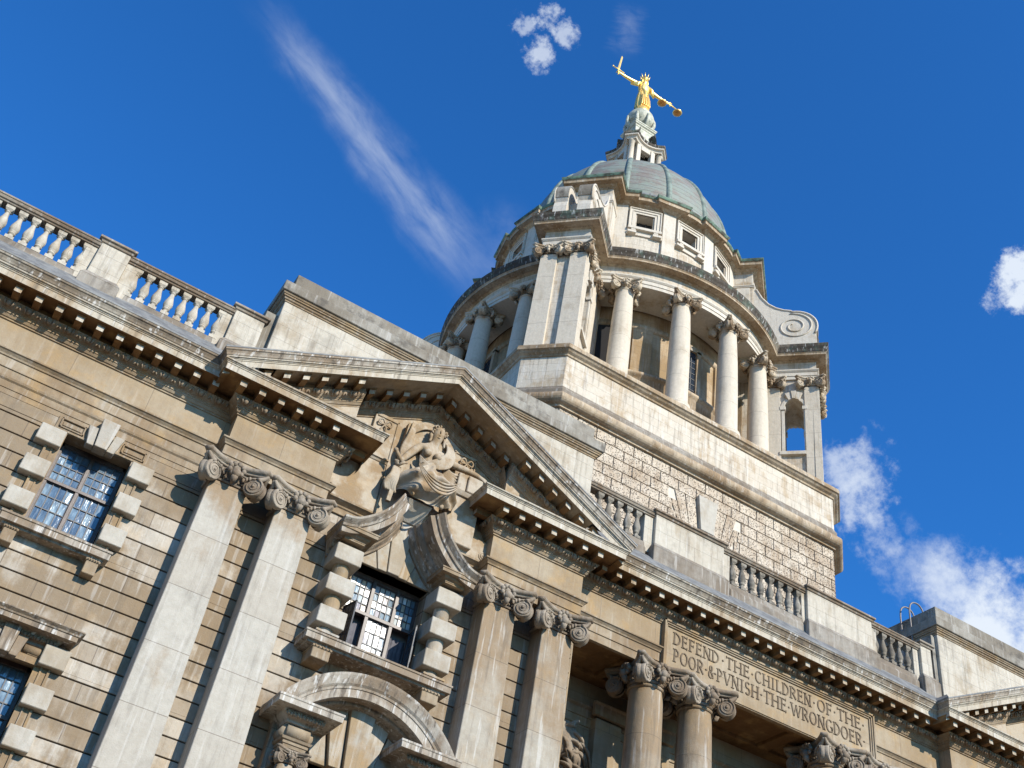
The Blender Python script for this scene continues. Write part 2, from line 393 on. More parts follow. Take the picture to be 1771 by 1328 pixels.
# ------------------------------------------------------------ mesh helpers
class MB:
    def __init__(s): s.v = []; s.f = []; s.sm = []; s.tf = None
    def add(s, vs, fs, smooth=False):
        o = len(s.v)
        if s.tf is not None: vs = [s.tf @ Vector(v) for v in vs]
        s.v += [tuple(v) for v in vs]
        s.f += [tuple(i + o for i in f) for f in fs]
        s.sm += [smooth] * len(fs)
        return s
    def box(s, x0, x1, y0, y1, z0, z1):
        return s.add([(x0, y0, z0), (x1, y0, z0), (x1, y1, z0), (x0, y1, z0), (x0, y0, z1), (x1, y0, z1), (x1, y1, z1), (x0, y1, z1)],
                     [(0, 3, 2, 1), (4, 5, 6, 7), (0, 1, 5, 4), (1, 2, 6, 5), (2, 3, 7, 6), (3, 0, 4, 7)])
    def prism(s, poly, y0, y1, smooth=False):
        """poly in (x,z), extruded along y"""
        n = len(poly)
        vs = [(x, y0, z) for x, z in poly] + [(x, y1, z) for x, z in poly]
        fs = [tuple(range(n)), tuple(range(2 * n - 1, n - 1, -1))] + [(i, (i + 1) % n, n + (i + 1) % n, n + i) for i in range(n)]
        return s.add(vs, fs, smooth)
    def prismz(s, poly, z0, z1):
        n = len(poly)
        vs = [(x, y, z0) for x, y in poly] + [(x, y, z1) for x, y in poly]
        fs = [tuple(range(n)), tuple(range(2 * n - 1, n - 1, -1))] + [(i, (i + 1) % n, n + (i + 1) % n, n + i) for i in range(n)]
        return s.add(vs, fs)
    def frustum(s, a, b):
        """a,b: (x0,x1,y0,y1,z)"""
        vs = [(a[0], a[2], a[4]), (a[1], a[2], a[4]), (a[1], a[3], a[4]), (a[0], a[3], a[4]),
              (b[0], b[2], b[4]), (b[1], b[2], b[4]), (b[1], b[3], b[4]), (b[0], b[3], b[4])]
        return s.add(vs, [(0, 3, 2, 1), (4, 5, 6, 7), (0, 1, 5, 4), (1, 2, 6, 5), (2, 3, 7, 6), (3, 0, 4, 7)])
    def lathe(s, prof, cx=0, cy=0, seg=24, a0=0.0, a1=2 * PI, smooth=True, cap=True):
        full = abs(a1 - a0 - 2 * PI) < 1e-6
        k = seg if full else seg + 1
        vs = []
        for r, z in prof:
            for i in range(k):
                a = a0 + (a1 - a0) * i / seg
                vs.append((cx + r * math.cos(a), cy + r * math.sin(a), z))
        fs = []
        for j in range(len(prof) - 1):
            for i in range(seg):
                i2 = (i + 1) % k
                fs.append((j * k + i, j * k + i2, (j + 1) * k + i2, (j + 1) * k + i))
        s.add(vs, fs, smooth)
        if cap and full:
            o = len(s.v) - len(vs)
            if prof[0][0] > 1e-4: s.f.append(tuple(o + i for i in range(k - 1, -1, -1))); s.sm.append(False)
            if prof[-1][0] > 1e-4: s.f.append(tuple(o + (len(prof) - 1) * k + i for i in range(k))); s.sm.append(False)
        return s
    def ell(s, c, r, seg=12, rings=8, rot=None):
        vs = []; fs = []
        for j in range(rings + 1):
            ph = PI * j / rings
            for i in range(seg):
                a = 2 * PI * i / seg
                v = Vector((r[0] * math.sin(ph) * math.cos(a), r[1] * math.sin(ph) * math.sin(a), r[2] * math.cos(ph)))
                if rot is not None: v = rot @ v
                vs.append(v + Vector(c))
        for j in range(rings):
            for i in range(seg):
                fs.append((j * seg + i, j * seg + (i + 1) % seg, (j + 1) * seg + (i + 1) % seg, (j + 1) * seg + i))
        return s.add(vs, fs, True)
    def tube(s, pts, rad, seg=8, cap=True, flat=1.0):
        pts = [Vector(p) for p in pts]; n = len(pts)
        if not hasattr(rad, '__len__'): rad = [rad] * n
        t0 = (pts[1] - pts[0]).normalized()
        up = Vector((0, 0, 1)) if abs(t0.z) < 0.9 else Vector((1, 0, 0))
        u = t0.cross(up).normalized()
        vs = []; fs = []
        for i, p in enumerate(pts):
            t = (pts[min(i + 1, n - 1)] - pts[max(i - 1, 0)]).normalized()
            u = (u - t * u.dot(t)).normalized(); w = t.cross(u)
            for k in range(seg):
                a = 2 * PI * k / seg
                vs.append(p + (u * math.cos(a) + w * math.sin(a) * flat) * rad[i])
        for i in range(n - 1):
            for k in range(seg):
                fs.append((i * seg + k, i * seg + (k + 1) % seg, (i + 1) * seg + (k + 1) % seg, (i + 1) * seg + k))
        if cap:
            fs.append(tuple(range(seg - 1, -1, -1))); fs.append(tuple((n - 1) * seg + k for k in range(seg)))
        return s.add(vs, fs, True)
    def sweep(s, prof, path, closed=False, zs=None, smooth=False, m0=None, m1=None):
        """prof (out,z) along a plan path; out = right-hand side of travel, corners mitred"""
        P = [Vector((p[0], p[1])) for p in path]; n = len(P)
        offs = []
        for i in range(n):
            d1 = (P[i] - P[i - 1]) if (i > 0 or closed) else None
            d2 = (P[(i + 1) % n] - P[i]) if (i < n - 1 or closed) else None
            ns = [Vector((d.y, -d.x)).normalized() for d in (d1, d2) if d is not None]
            if len(ns) == 2: m = (ns[0] + ns[1]) / max(0.25, 1 + ns[0].dot(ns[1]))
            else: m = ns[0]
            offs.append(m)
        if m0: offs[0] = Vector(m0)
        if m1: offs[-1] = Vector(m1)
        vs = []; k = len(prof)
        for i in range(n):
            for o, z in prof:
                q = P[i] + offs[i] * o
                vs.append((q.x, q.y, z + (zs[i] if zs else 0)))
        fs = []
        for i in range(n if closed else n - 1):
            j = (i + 1) % n
            for a in range(k - 1):
                fs.append((i * k + a, j * k + a, j * k + a + 1, i * k + a + 1))
        if not closed:
            fs.append(tuple(range(k))); fs.append(tuple((n - 1) * k + a for a in range(k - 1, -1, -1)))
        return s.add(vs, fs, smooth)
    def sweepxz(s, prof, path, yw, side=1):
        """prof (out towards -Y, across) swept along a path in the XZ plane; across = left of travel * side"""
        P = [Vector(p) for p in path]; n = len(P); k = len(prof); vs = []
        for i in range(n):
            d1 = (P[i] - P[max(i - 1, 0)]); d2 = (P[min(i + 1, n - 1)] - P[i])
            ns = [Vector((-d.y, d.x)).normalized() for d in (d1, d2) if d.length > 1e-6]
            m = (ns[0] + ns[1]) / max(0.3, 1 + ns[0].dot(ns[1])) if len(ns) == 2 else ns[0]
            for o, c in prof:
                q = P[i] + m * c * side
                vs.append((q.x, yw - o, q.y))
        fs = []
        for i in range(n - 1):
            for a in range(k - 1):
                fs.append((i * k + a, (i + 1) * k + a, (i + 1) * k + a + 1, i * k + a + 1))
        fs.append(tuple(range(k))); fs.append(tuple((n - 1) * k + a for a in range(k - 1, -1, -1)))
        return s.add(vs, fs)

COL = scn.collection
def link(o): COL.objects.link(o); return o
def attach(o, parent):
    if parent is not None:
        o.parent = parent
        o.matrix_parent_inverse = Matrix.Translation(-WORLDLOC[parent.name])
    return o
WORLDLOC = {}
def mesh(name, mb, mat):
    me = bpy.data.meshes.new(name)
    me.from_pydata(mb.v, [], mb.f)
    me.polygons.foreach_set('use_smooth', [bool(x) for x in mb.sm])
    bm = bmesh.new(); bm.from_mesh(me)
    bmesh.ops.recalc_face_normals(bm, faces=bm.faces)
    bm.to_mesh(me); bm.free()
    me.update()
    me.materials.append(mat)
    return me
SPLIT = {'quoin_block', 'column_block', 'voussoir', 'keystone', 'bracket', 'top_moulding', 'lead_flashing', 'frieze', 'architrave', 'cornice_soffit',
         'sculpted_field', 'drum_pilaster', 'pilaster_shaft', 'wall_pilaster', 'sill_block', 'block_panel', 'attic_return', 'books', 'hood_pilaster',
         'lantern_column', 'lantern_pier', 'loggia_reveal', 'torso_modelling', 'ring_ceiling', 'dado', 'curtain', 'road_marking', 'lead_roll', 'swan_neck_pediment', 'scroll_cover', 'bed_moulding', 'hood_block', 'raking_fascia'}
def pieces(mb):
    par = list(range(len(mb.v)))
    def find(a):
        while par[a] != a: par[a] = par[par[a]]; a = par[a]
        return a
    for f in mb.f:
        r = find(f[0])
        for i in f[1:]: par[find(i)] = r
    out = {}
    for f, s_ in zip(mb.f, mb.sm): out.setdefault(find(f[0]), []).append((f, s_))
    res = []
    for fs in out.values():
        m_ = MB(); idx = {}
        for f, s_ in fs:
            nf = []
            for i in f:
                if i not in idx: idx[i] = len(m_.v); m_.v.append(mb.v[i])
                nf.append(idx[i])
            m_.f.append(tuple(nf)); m_.sm.append(s_)
        res.append(m_)
    return res
def obj(name, mb, mat, parent=None, bevel=0.0, label=None, loc=None, mat4=None, split=None):
    if not mb.v: return None
    if split is None: split = name in SPLIT
    if split:
        ps = pieces(mb); first = None
        for p_ in ps:
            o = obj(name, p_, mat, parent, bevel, label, loc, mat4, split=False)
            first = first or o
        return first
    o = bpy.data.objects.new(name, mesh(name, mb, mat) if isinstance(mb, MB) else mb)
    link(o)
    if mat4 is not None: o.matrix_world = mat4
    elif loc is not None: o.location = loc
    WORLDLOC[o.name] = Vector((0, 0, 0)) if (loc is None and mat4 is None) else (Vector(loc) if loc is not None else mat4.translation.copy())
    if parent is not None: attach2(o, parent)
    if bevel:
        bv = o.modifiers.new('Bevel', 'BEVEL'); bv.width = bevel; bv.segments = 1; bv.limit_method = 'ANGLE'; bv.angle_limit = math.radians(50)
        bv.harden_normals = False
    if label: o['label'] = label
    return o
def attach2(o, parent):
    """parent keeping the world place"""
    o.parent = parent
    o.matrix_parent_inverse = WM[parent.name].inverted() if parent.name in WM else Matrix.Translation(-WORLDLOC[parent.name])
WM = {}
def empty(name, loc, label, cat, group=None, parent=None):
    o = bpy.data.objects.new(name, None); link(o); o.location = loc
    o.empty_display_size = 0.5
    WORLDLOC[o.name] = Vector(loc)
    if label: o['label'] = label
    if cat: o['category'] = cat
    if group: o['group'] = group
    return o
def copy_of(src, mat4, parent):
    c = src.copy(); COL.objects.link(c)
    c.parent = None; c.matrix_parent_inverse = Matrix.Identity(4)
    c.matrix_basis = mat4
    WORLDLOC[c.name] = mat4.translation.copy(); WM[c.name] = mat4.copy()
    if parent is not None:
        c.parent = parent
        c.matrix_parent_inverse = (WM[parent.name].inverted() if parent.name in WM else Matrix.Translation(-WORLDLOC[parent.name]))
    return c
def place(name, me, mat4, parent, bevel=0.0):
    """link a shared mesh at a world matrix under a parent"""
    o = bpy.data.objects.new(name, me); link(o)
    o.matrix_basis = mat4
    WORLDLOC[o.name] = mat4.translation.copy(); WM[o.name] = mat4.copy()
    if parent is not None:
        o.parent = parent
        o.matrix_parent_inverse = (WM[parent.name].inverted() if parent.name in WM else Matrix.Translation(-WORLDLOC[parent.name]))
    if bevel:
        bv = o.modifiers.new('Bevel', 'BEVEL'); bv.width = bevel; bv.segments = 1; bv.limit_method = 'ANGLE'; bv.angle_limit = math.radians(50)
    return o
T4 = Matrix.Translation

def cat_spline(pts, n=8):
    P = [Vector(p) for p in pts]; out = []
    for i in range(len(P) - 1):
        p0 = P[max(i - 1, 0)]; p1 = P[i]; p2 = P[i + 1]; p3 = P[min(i + 2, len(P) - 1)]
        for k in range(n):
            t = k / n
            out.append(0.5 * ((2 * p1) + (p2 - p0) * t + (2 * p0 - 5 * p1 + 4 * p2 - p3) * t * t + (3 * p1 - p0 - 3 * p2 + p3) * t ** 3))
    out.append(P[-1]); return out

# ---- carved bits shared by facade and tower
def volute(mb, c, nrm, r=0.175, turns=2.4, th=0.12, hand=1, res=1.0):
    """spiral scroll: disc with a raised spiral fillet and an eye; nrm = outward face normal (horizontal)"""
    n = Vector((nrm[0], nrm[1], 0)).normalized(); e1 = Vector((0, 0, 1)).cross(n).normalized(); e2 = Vector((0, 0, 1))
    c = Vector(c)
    rot = Matrix((e1, n, e2)).transposed()
    tf0 = mb.tf
    base = (tf0 if tf0 is not None else Matrix.Identity(4)) @ Matrix.Translation(c) @ rot.to_4x4()
    mb.tf = base
    seg = max(10, int(24 * res))
    prof = [(r * 0.97, -th), (r, -th * 0.6), (r, -0.012), (r * 0.95, 0.0), (r * 0.80, -0.006), (r * 0.5, 0.010), (0.001, 0.02)]
    vs = []; fs = []
    for rr, y in prof:
        for i in range(seg):
            a = 2 * PI * i / seg; vs.append((rr * math.cos(a), y, rr * math.sin(a)))
    for j in range(len(prof) - 1):
        for i in range(seg): fs.append((j * seg + i, j * seg + (i + 1) % seg, (j + 1) * seg + (i + 1) % seg, (j + 1) * seg + i))
    mb.add(vs, fs, True)
    m = max(16, int(44 * res)); pts = []; rads = []
    for i in range(m + 1):
        t = i / m; a = hand * (PI / 2 - t * turns * 2 * PI); rr = r * (0.94 - 0.74 * t ** 0.85)
        pts.append((rr * math.cos(a), 0.014 * t + 0.004, rr * math.sin(a))); rads.append(r * (0.085 - 0.035 * t))
    mb.tube(pts, rads, seg=5 if res > .7 else 4)
    mb.ell((0, 0.02, 0), (r * 0.17, r * 0.17, r * 0.17), 8, 6)
    mb.tf = tf0

def capital_mesh(hw=0.37, full=False, res=1.0):
    """angular Ionic capital: corner scrolls, curved abacus, mask flower. origin: axis, top of shaft"""
    mb = MB()
    sc = hw / 0.37
    mb.tf = Matrix.Scale(sc, 4)
    if full:
        mb.lathe([(0.37, -0.02), (0.41, 0.0), (0.42, 0.03), (0.40, 0.055), (0.375, 0.07), (0.375, 0.10), (0.44, 0.15), (0.46, 0.20), (0.42, 0.25), (0.40, 0.37)], 0, 0, int(28 * res))
    else:
        mb.frustum((-0.40, 0.40, -0.40, 0.36, 0.0), (-0.415, 0.415, -0.415, 0.36, 0.03))
        mb.frustum((-0.375, 0.375, -0.375, 0.36, 0.03), (-0.375, 0.375, -0.375, 0.36, 0.10))
        mb.frustum((-0.375, 0.375, -0.375, 0.36, 0.10), (-0.45, 0.45, -0.45, 0.36, 0.21))
        mb.frustum((-0.40, 0.40, -0.40, 0.36, 0.21), (-0.43, 0.43, -0.43, 0.36, 0.37))
    sides = [0, 1, 2, 3] if full else [0, 1, 3]
    tf1 = mb.tf
    for q in sides:
        R = Matrix.Rotation(q * PI / 2, 4, 'Z')
        mb.tf = tf1 @ R
        front = (full or q == 0)
        for sx in (-1, 1):
            if not full and q == 1 and sx == 1: continue      # hidden in the wall
            if not full and q == 3 and sx == -1: continue
            volute(mb, (sx * 0.40, -0.585, 0.045), (-sx * 0.50, -0.87), 0.20, 2.1, 0.13, hand=sx, res=res)
            # channel rising from the scroll to the middle, and the leaf under the corner
            mb.tube(cat_spline([(sx * 0.40, -0.60, 0.215), (sx * 0.25, -0.52, 0.20), (sx * 0.12, -0.47, 0.24)], 4), [0.022] * 9, 5)
            mb.tube(cat_spline([(sx * 0.45, -0.60, 0.20), (sx * 0.55, -0.61, 0.27), (sx * 0.62, -0.63, 0.35)], 3), [0.06, 0.055, 0.05, 0.045, 0.04, 0.04, 0.035], 6)
            for k in range(3):
                mb.ell((sx * (0.20 + 0.05 * k), -0.50 - 0.03 * k, 0.13 + 0.03 * k), (0.035, 0.03, 0.045), 6, 4)
        # beads under the egg band
        if front:
            for k in range(9):
                mb.ell((-0.30 + k * 0.075, -0.43, 0.075), (0.028, 0.02, 0.022), 6, 4)
            # flower: ring of petals round a ball
            mb.ell((0, -0.62, 0.15), (0.095, 0.085, 0.095), 10, 8)
            for k in range(9):
                a = 2 * PI * k / 9
                if -0.2 > math.sin(a) and abs(math.cos(a)) < .5: continue
                mb.ell((0.14 * math.cos(a), -0.60, 0.24 + 0.12 * math.sin(a)), (0.055, 0.05, 0.055), 6, 5)
            mb.tube([(0, -0.60, 0.10), (0, -0.58, 0.02), (0, -0.50, -0.04)], [0.075, 0.06, 0.02], 8)
            mb.ell((0, -0.52, 0.30), (0.12, 0.10, 0.10), 8, 6)
    mb.tf = tf1
    # abacus: curved sides, cut corners
    poly = []
    for q in range(4):
        a = [(-0.645, -0.60 - 0.045)]
        pts = [(-0.66, -0.655), (-0.60, -0.665)] + [(x, -0.66 + 0.225 * math.cos(x / 0.60 * PI / 2)) for x in [-0.52, -0.42, -0.30, -0.15, 0, 0.15, 0.30, 0.42, 0.52]] + [(0.60, -0.665)]
        pts = pts[1:]
        R = Matrix.Rotation(q * PI / 2, 2)
        if full or q in (0,):
            poly += [tuple(R @ Vector(p)) for p in pts]
        elif q == 1: poly += [tuple(R @ Vector(p)) for p in pts[:8]] + [(0.43, 0.36)]
        elif q == 3: poly += [(-0.43, 0.36)] + [tuple(R @ Vector(p)) for p in pts[3:]]
    mb.sweep([(-0.05, 0.305), (-0.02, 0.31), (-0.01, 0.335), (-0.015, 0.355), (0.02, 0.365), (0.042, 0.395), (0.045, 0.425), (0.03, 0.455), (-0.03, 0.468)], poly, closed=True, smooth=True)
    mb.prismz([(p[0] * .96, p[1] * .96) for p in poly], 0.34, 0.468)
    mb.tf = None
    return mb

def egg_run(mb, p0, p1, out, z, n, r=0.062, d3=None):
    """eggs in husks with darts between along a straight run p0->p1 (plan), facing 'out' (unit 2d)"""
    p0 = Vector(p0); p1 = Vector(p1); dv = (p1 - p0); L = dv.length; t = dv.normalized()
    dz = 0 if d3 is None else d3
    for k in range(n):
        s_ = (k + 0.5) / n
        c = p0 + dv * s_; zc = z + dz * s_
        o = Vector(out)
        q = c + o * 0.03
        mb.ell((q.x, q.y, zc), (r * 0.92, r * 0.95, r * 1.12), 8, 6)
        pitch = L / n
        for sg in (-1, 1):
            a = c + t * sg * (r * 1.35) + o * 0.045; b_ = c + t * sg * (r * 0.9) + o * 0.01
            zz = lambda f: zc + dz * sg * f / max(L, .01)
            mb.tube([(a.x, a.y, zz(.08) + r * 1.15), (a.x + o.x * .01, a.y + o.y * .01, zz(.08)), (b_.x, b_.y, zz(.06) - r * 1.1)], [0.022, 0.026, 0.012], 5)
            e = c + t * sg * (pitch * 0.40) + o * 0.03; e2 = c + t * sg * (pitch * 0.5) + o * 0.03
            mb.tube([(e.x, e.y, zz(.16) - r * 1.0), ((e.x + e2.x) / 2, (e.y + e2.y) / 2, zz(.18)), (e2.x, e2.y, zz(.2) + r * 0.9)], [0.012, 0.028, 0.010], 5)

# ============================================================ THE STREET FRONT
YW = 19.0                                           # wall plane of the front
house = empty('courthouse', (7, 19, 0), 'stone classical front with paired pilasters, open pediment and balustraded roofline, across the bottom', 'courthouse')
HB = 0.010

# --- rusticated wall, course by course, round the openings
PITCH = 0.346; Z0 = 9.347
openings = [  # x0,x1,z0,z1
    (0.115, 1.355, 11.20, 13.235),
    (0.16, 1.31, 6.90, 9.07),
    (6.13, 7.80, 11.20, 13.245),
    (6.25, 7.66, 6.5, 9.07),
]
def clip(x0, x1, z0, z1):
    segs = [(x0, x1)]
    for a, b, c, d in openings:
        if z1 <= c + 0.02 or z0 >= d - 0.02: continue
        ns = []
        for s0, s1 in segs:
            if b <= s0 or a >= s1: ns.append((s0, s1)); continue
            if a > s0: ns.append((s0, a))
            if b < s1: ns.append((b, s1))
        segs = ns
    return segs
mb = MB(); mbk = MB()
k0 = int((0 - Z0) / PITCH) - 1
for k in range(k0, 12):
    za = Z0 + k * PITCH; zb = za + PITCH
    cuts = sorted({max(za, min(zb, v)) for o in openings for v in (o[2], o[3])} | {za, zb})
    for c0, c1 in zip(cuts[:-1], cuts[1:]):
        if c1 - c0 < 0.01: continue
        lo = c0 + (0.014 if c0 == za else 0); hi = c1 - (0.014 if c1 == zb else 0)
        for s0, s1 in clip(-8.0, 11.40, c0, c1):
            mb.frustum((s0, s1, YW, YW + 0.46, lo), (s0, s1, YW, YW + 0.46, hi))
            mbk.box(s0 + (.004 if s0 > -7.9 else 0), s1 - .004, YW + 0.035, YW + 0.455, c0, c1)
    for c0, c1 in ((za, zb),):
        pass
wall = obj('wall', mb, M['wall'], house, bevel=0.008)
obj('joint_bed', mbk, M['dark'], wall)

# --- main entablature, left + break + recess + break ...
BR = 0.38
XB = [(2.82, 5.03), (8.87, 11.24), (22.70, 24.95), (28.8, 31.1)]
def plan(x0, x1):
    pts = [(x0, YW)]
    for a, b in XB:
        if b <= x0 or a >= x1: continue
        pts += [(a, YW), (a, YW - BR), (min(b, x1), YW - BR)]
        if b < x1: pts += [(b, YW)]
    if pts[-1][0] < x1: pts.append((x1, YW))
    return pts
prof_arch = [(-0.1, 13.81), (0.0, 13.81), (0.0, 14.0), (0.025, 14.005), (0.025, 14.215), (0.05, 14.22), (0.06, 14.25), (0.105, 14.30), (0.13, 14.31), (0.13, 14.345), (0.02, 14.36)]
prof_bed = [(0.0, 14.97), (0.03, 14.98), (0.03, 15.01), (0.055, 15.02), (0.085, 15.075), (0.10, 15.08), (0.10, 15.11), (0.12, 15.12), (0.12, 15.14), (0.14, 15.15), (0.25, 15.275), (0.15, 15.28), (0.14, 15.435), (0.62, 15.435), (0.62, 15.42), (0.66, 15.42)]
prof_corona = [(0.66, 15.42), (0.665, 15.55), (0.68, 15.555), (0.685, 15.58), (0.70, 15.585), (0.71, 15.605), (0.735, 15.61), (0.74, 15.635)]
prof_cyma = [(0.74, 15.635), (0.755, 15.65), (0.765, 15.69), (0.79, 15.735), (0.815, 15.75), (0.82, 15.79)]
prof_lead = [(0.82, 15.79), (0.83, 15.795), (0.83, 15.83), (0.60, 16.05), (0.22, 16.46), (-0.2, 16.47)]
prof_top_low = [(0.74, 15.635), (0.735, 15.65), (0.5, 15.70), (-0.1, 15.76)]

mid_recess = (5.03, 8.87)     # here the frieze gives way to the sculpted field, no horizontal cornice
sofm = MB(); ent = MB(); bed = MB(); cor = MB(); cym = MB(); led = MB(); frz = MB()
# architrave
for path in (plan(-8, 5.03 + 1e-6), ):
    pass
def run(x0, x1, inner_end=None):
    return plan(x0, x1)
pA = [(-8, YW), (2.82, YW), (2.82, YW - BR), (5.03, YW - BR), (5.03, YW + 0.02)]
pB = [(8.87, YW + 0.02), (8.87, YW - BR), (11.24, YW - BR), (11.24, YW), (22.70, YW), (22.70, YW - BR), (24.95, YW - BR), (24.95, YW + .02)]
pB1 = pB[:4] + [(13.76, YW)]; pB2 = [(20.31, YW)] + pB[4:]
pC = [(28.8, YW + 0.02), (28.8, YW - BR), (31.1, YW - BR), (31.1, YW), (36, YW)]
arch = obj('architrave', MB(), M['mould'], house) if False else None
for p in (pA, pB1, pB2, pC):
    ent.sweep(prof_arch, p)
ent.sweep([(-0.1, 13.81), (0.02, 13.81), (0.02, 13.90), (0.0, 13.905)], [(13.7, YW), (20.4, YW)])
for p in (pA, pB, pC):
    bed.sweep(prof_bed[:12], p)
    sofm.sweep(prof_bed[11:], p)
    cor.sweep(prof_corona, p)
for p in (pA, pB1, pB2, pC):
    frz.sweep([(-0.08, 13.83), (-0.08, 13.83), (0.0, 14.355), (0.0, 14.975), (-0.08, 14.98)][2:], p)
# architrave shelf across the recessed middle
ent.sweep([(0.0, 14.06), (0.02, 14.07), (0.02, 14.2), (0.05, 14.22), (0.06, 14.25), (0.16, 14.31), (0.18, 14.32), (0.18, 14.36), (0.0, 14.38)], [(5.03, YW), (6.15, YW)])
ent.sweep([(0.0, 14.06), (0.02, 14.07), (0.02, 14.2), (0.05, 14.22), (0.06, 14.25), (0.16, 14.31), (0.18, 14.32), (0.18, 14.36), (0.0, 14.38)], [(7.75, YW), (8.87, YW)])
# full cyma and lead only where there is no gable
OV = 0.83
cym.sweep(prof_cyma, [(-8, YW), (2.82, YW), (2.82, YW - BR)], m1=(-1, -1))
led.sweep(prof_lead[:4] , [(-8, YW), (2.82, YW), (2.82, YW - BR)], m1=(-1, -1))
led.sweep(prof_lead[3:], [(-8, YW), (2.5, YW)])
cym.sweep(prof_cyma, [(11.24, YW - BR), (11.24, YW), (22.70, YW), (22.70, YW - BR)], m0=(1, -1), m1=(-1, -1))
led.sweep(prof_lead[:4], [(11.24, YW - BR), (11.24, YW), (22.70, YW), (22.70, YW - BR)], m0=(1, -1), m1=(-1, -1))
led.sweep(prof_lead[3:], [(11.5, YW), (22.60, YW)])
# low weathering over the broken horizontal cornices
for a, b in XB:
    cor.sweep(prof_top_low, [(a + 0.05, YW - BR), (b - 0.02, YW - BR)])
cornice = obj('cornice', cor, M['fascia'], house, bevel=0.004)
obj('bed_moulding', bed, M['mould'], cornice)
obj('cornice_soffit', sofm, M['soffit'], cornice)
obj('top_moulding', cym, M['gutter'], cornice)
obj('lead_flashing', led, M['lead'], cornice)
architrave = obj('architrave', ent, M['mould'], house, bevel=0.004)
frieze = obj('frieze', frz, M['frieze'], house)

# eggs and modillions
eg = MB()
modme = MB()
modme.box(-0.068, 0.068, -0.30, 0.12, -0.005, 0.10)
modme.frustum((-0.068, 0.068, -0.30, 0.12, 0.10), (-0.092, 0.092, -0.325, 0.12, 0.14))
modmesh = mesh('modillion', modme, M['fascia'])
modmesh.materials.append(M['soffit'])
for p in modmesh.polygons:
    if p.normal.z < -0.5 or abs(p.normal.x) > 0.7: p.material_index = 1  # undersides and sides: shade and warm bounce painted by face direction
def modrun(x0, n, pitch, yf):
    for k in range(n):
        place('modillion', modmesh, T4((x0 + k * pitch, yf, 15.285)), cornice)
modrun(-1.847 - 0.4015 * 4, 15, 0.4015, YW - 0.27 + 0.03)           # left bay
x_e = 2.63
modrun(2.625, 6, 0.412, YW - BR - 0.24)
modrun(8.80, 7, 0.4165, YW - BR - 0.24)
modrun(12.09 - 0.404, 26, 0.4045, YW - 0.24)
modrun(22.36, 7, 0.43, YW - BR - 0.24)
def sidemods(x, yy, sgn):
    place('modillion', modmesh, T4((x, yy, 15.285)) @ Matrix.Rotation(sgn * PI / 2, 4, 'Z'), cornice)
sidemods(5.03 + 0.24, YW - BR + 0.0, 1); sidemods(8.87 - 0.24, YW - BR + 0.0, -1)
egg_run(eg, (-4.05, YW - 0.19), (2.60, YW - 0.19), (0, -1), 15.205, 17)
egg_run(eg, (2.63, YW - BR - 0.19), (5.2, YW - BR - 0.19), (0, -1), 15.205, 6)
egg_run(eg, (8.70, YW - BR - 0.19), (11.4, YW - BR - 0.19), (0, -1), 15.205, 7)
egg_run(eg, (11.5, YW - 0.19), (22.5, YW - 0.19), (0, -1), 15.205, 27)
egg_run(eg, (22.5, YW - BR - 0.19), (25.1, YW - BR - 0.19), (0, -1), 15.205, 6)
egg_run(eg, (5.22, YW - BR - 0.15), (5.22, YW), (1, 0), 15.205, 1)
egg_run(eg, (8.68, YW), (8.68, YW - BR - 0.15), (-1, 0), 15.205, 1)
obj('egg_moulding', eg, M['egg'], cornice)

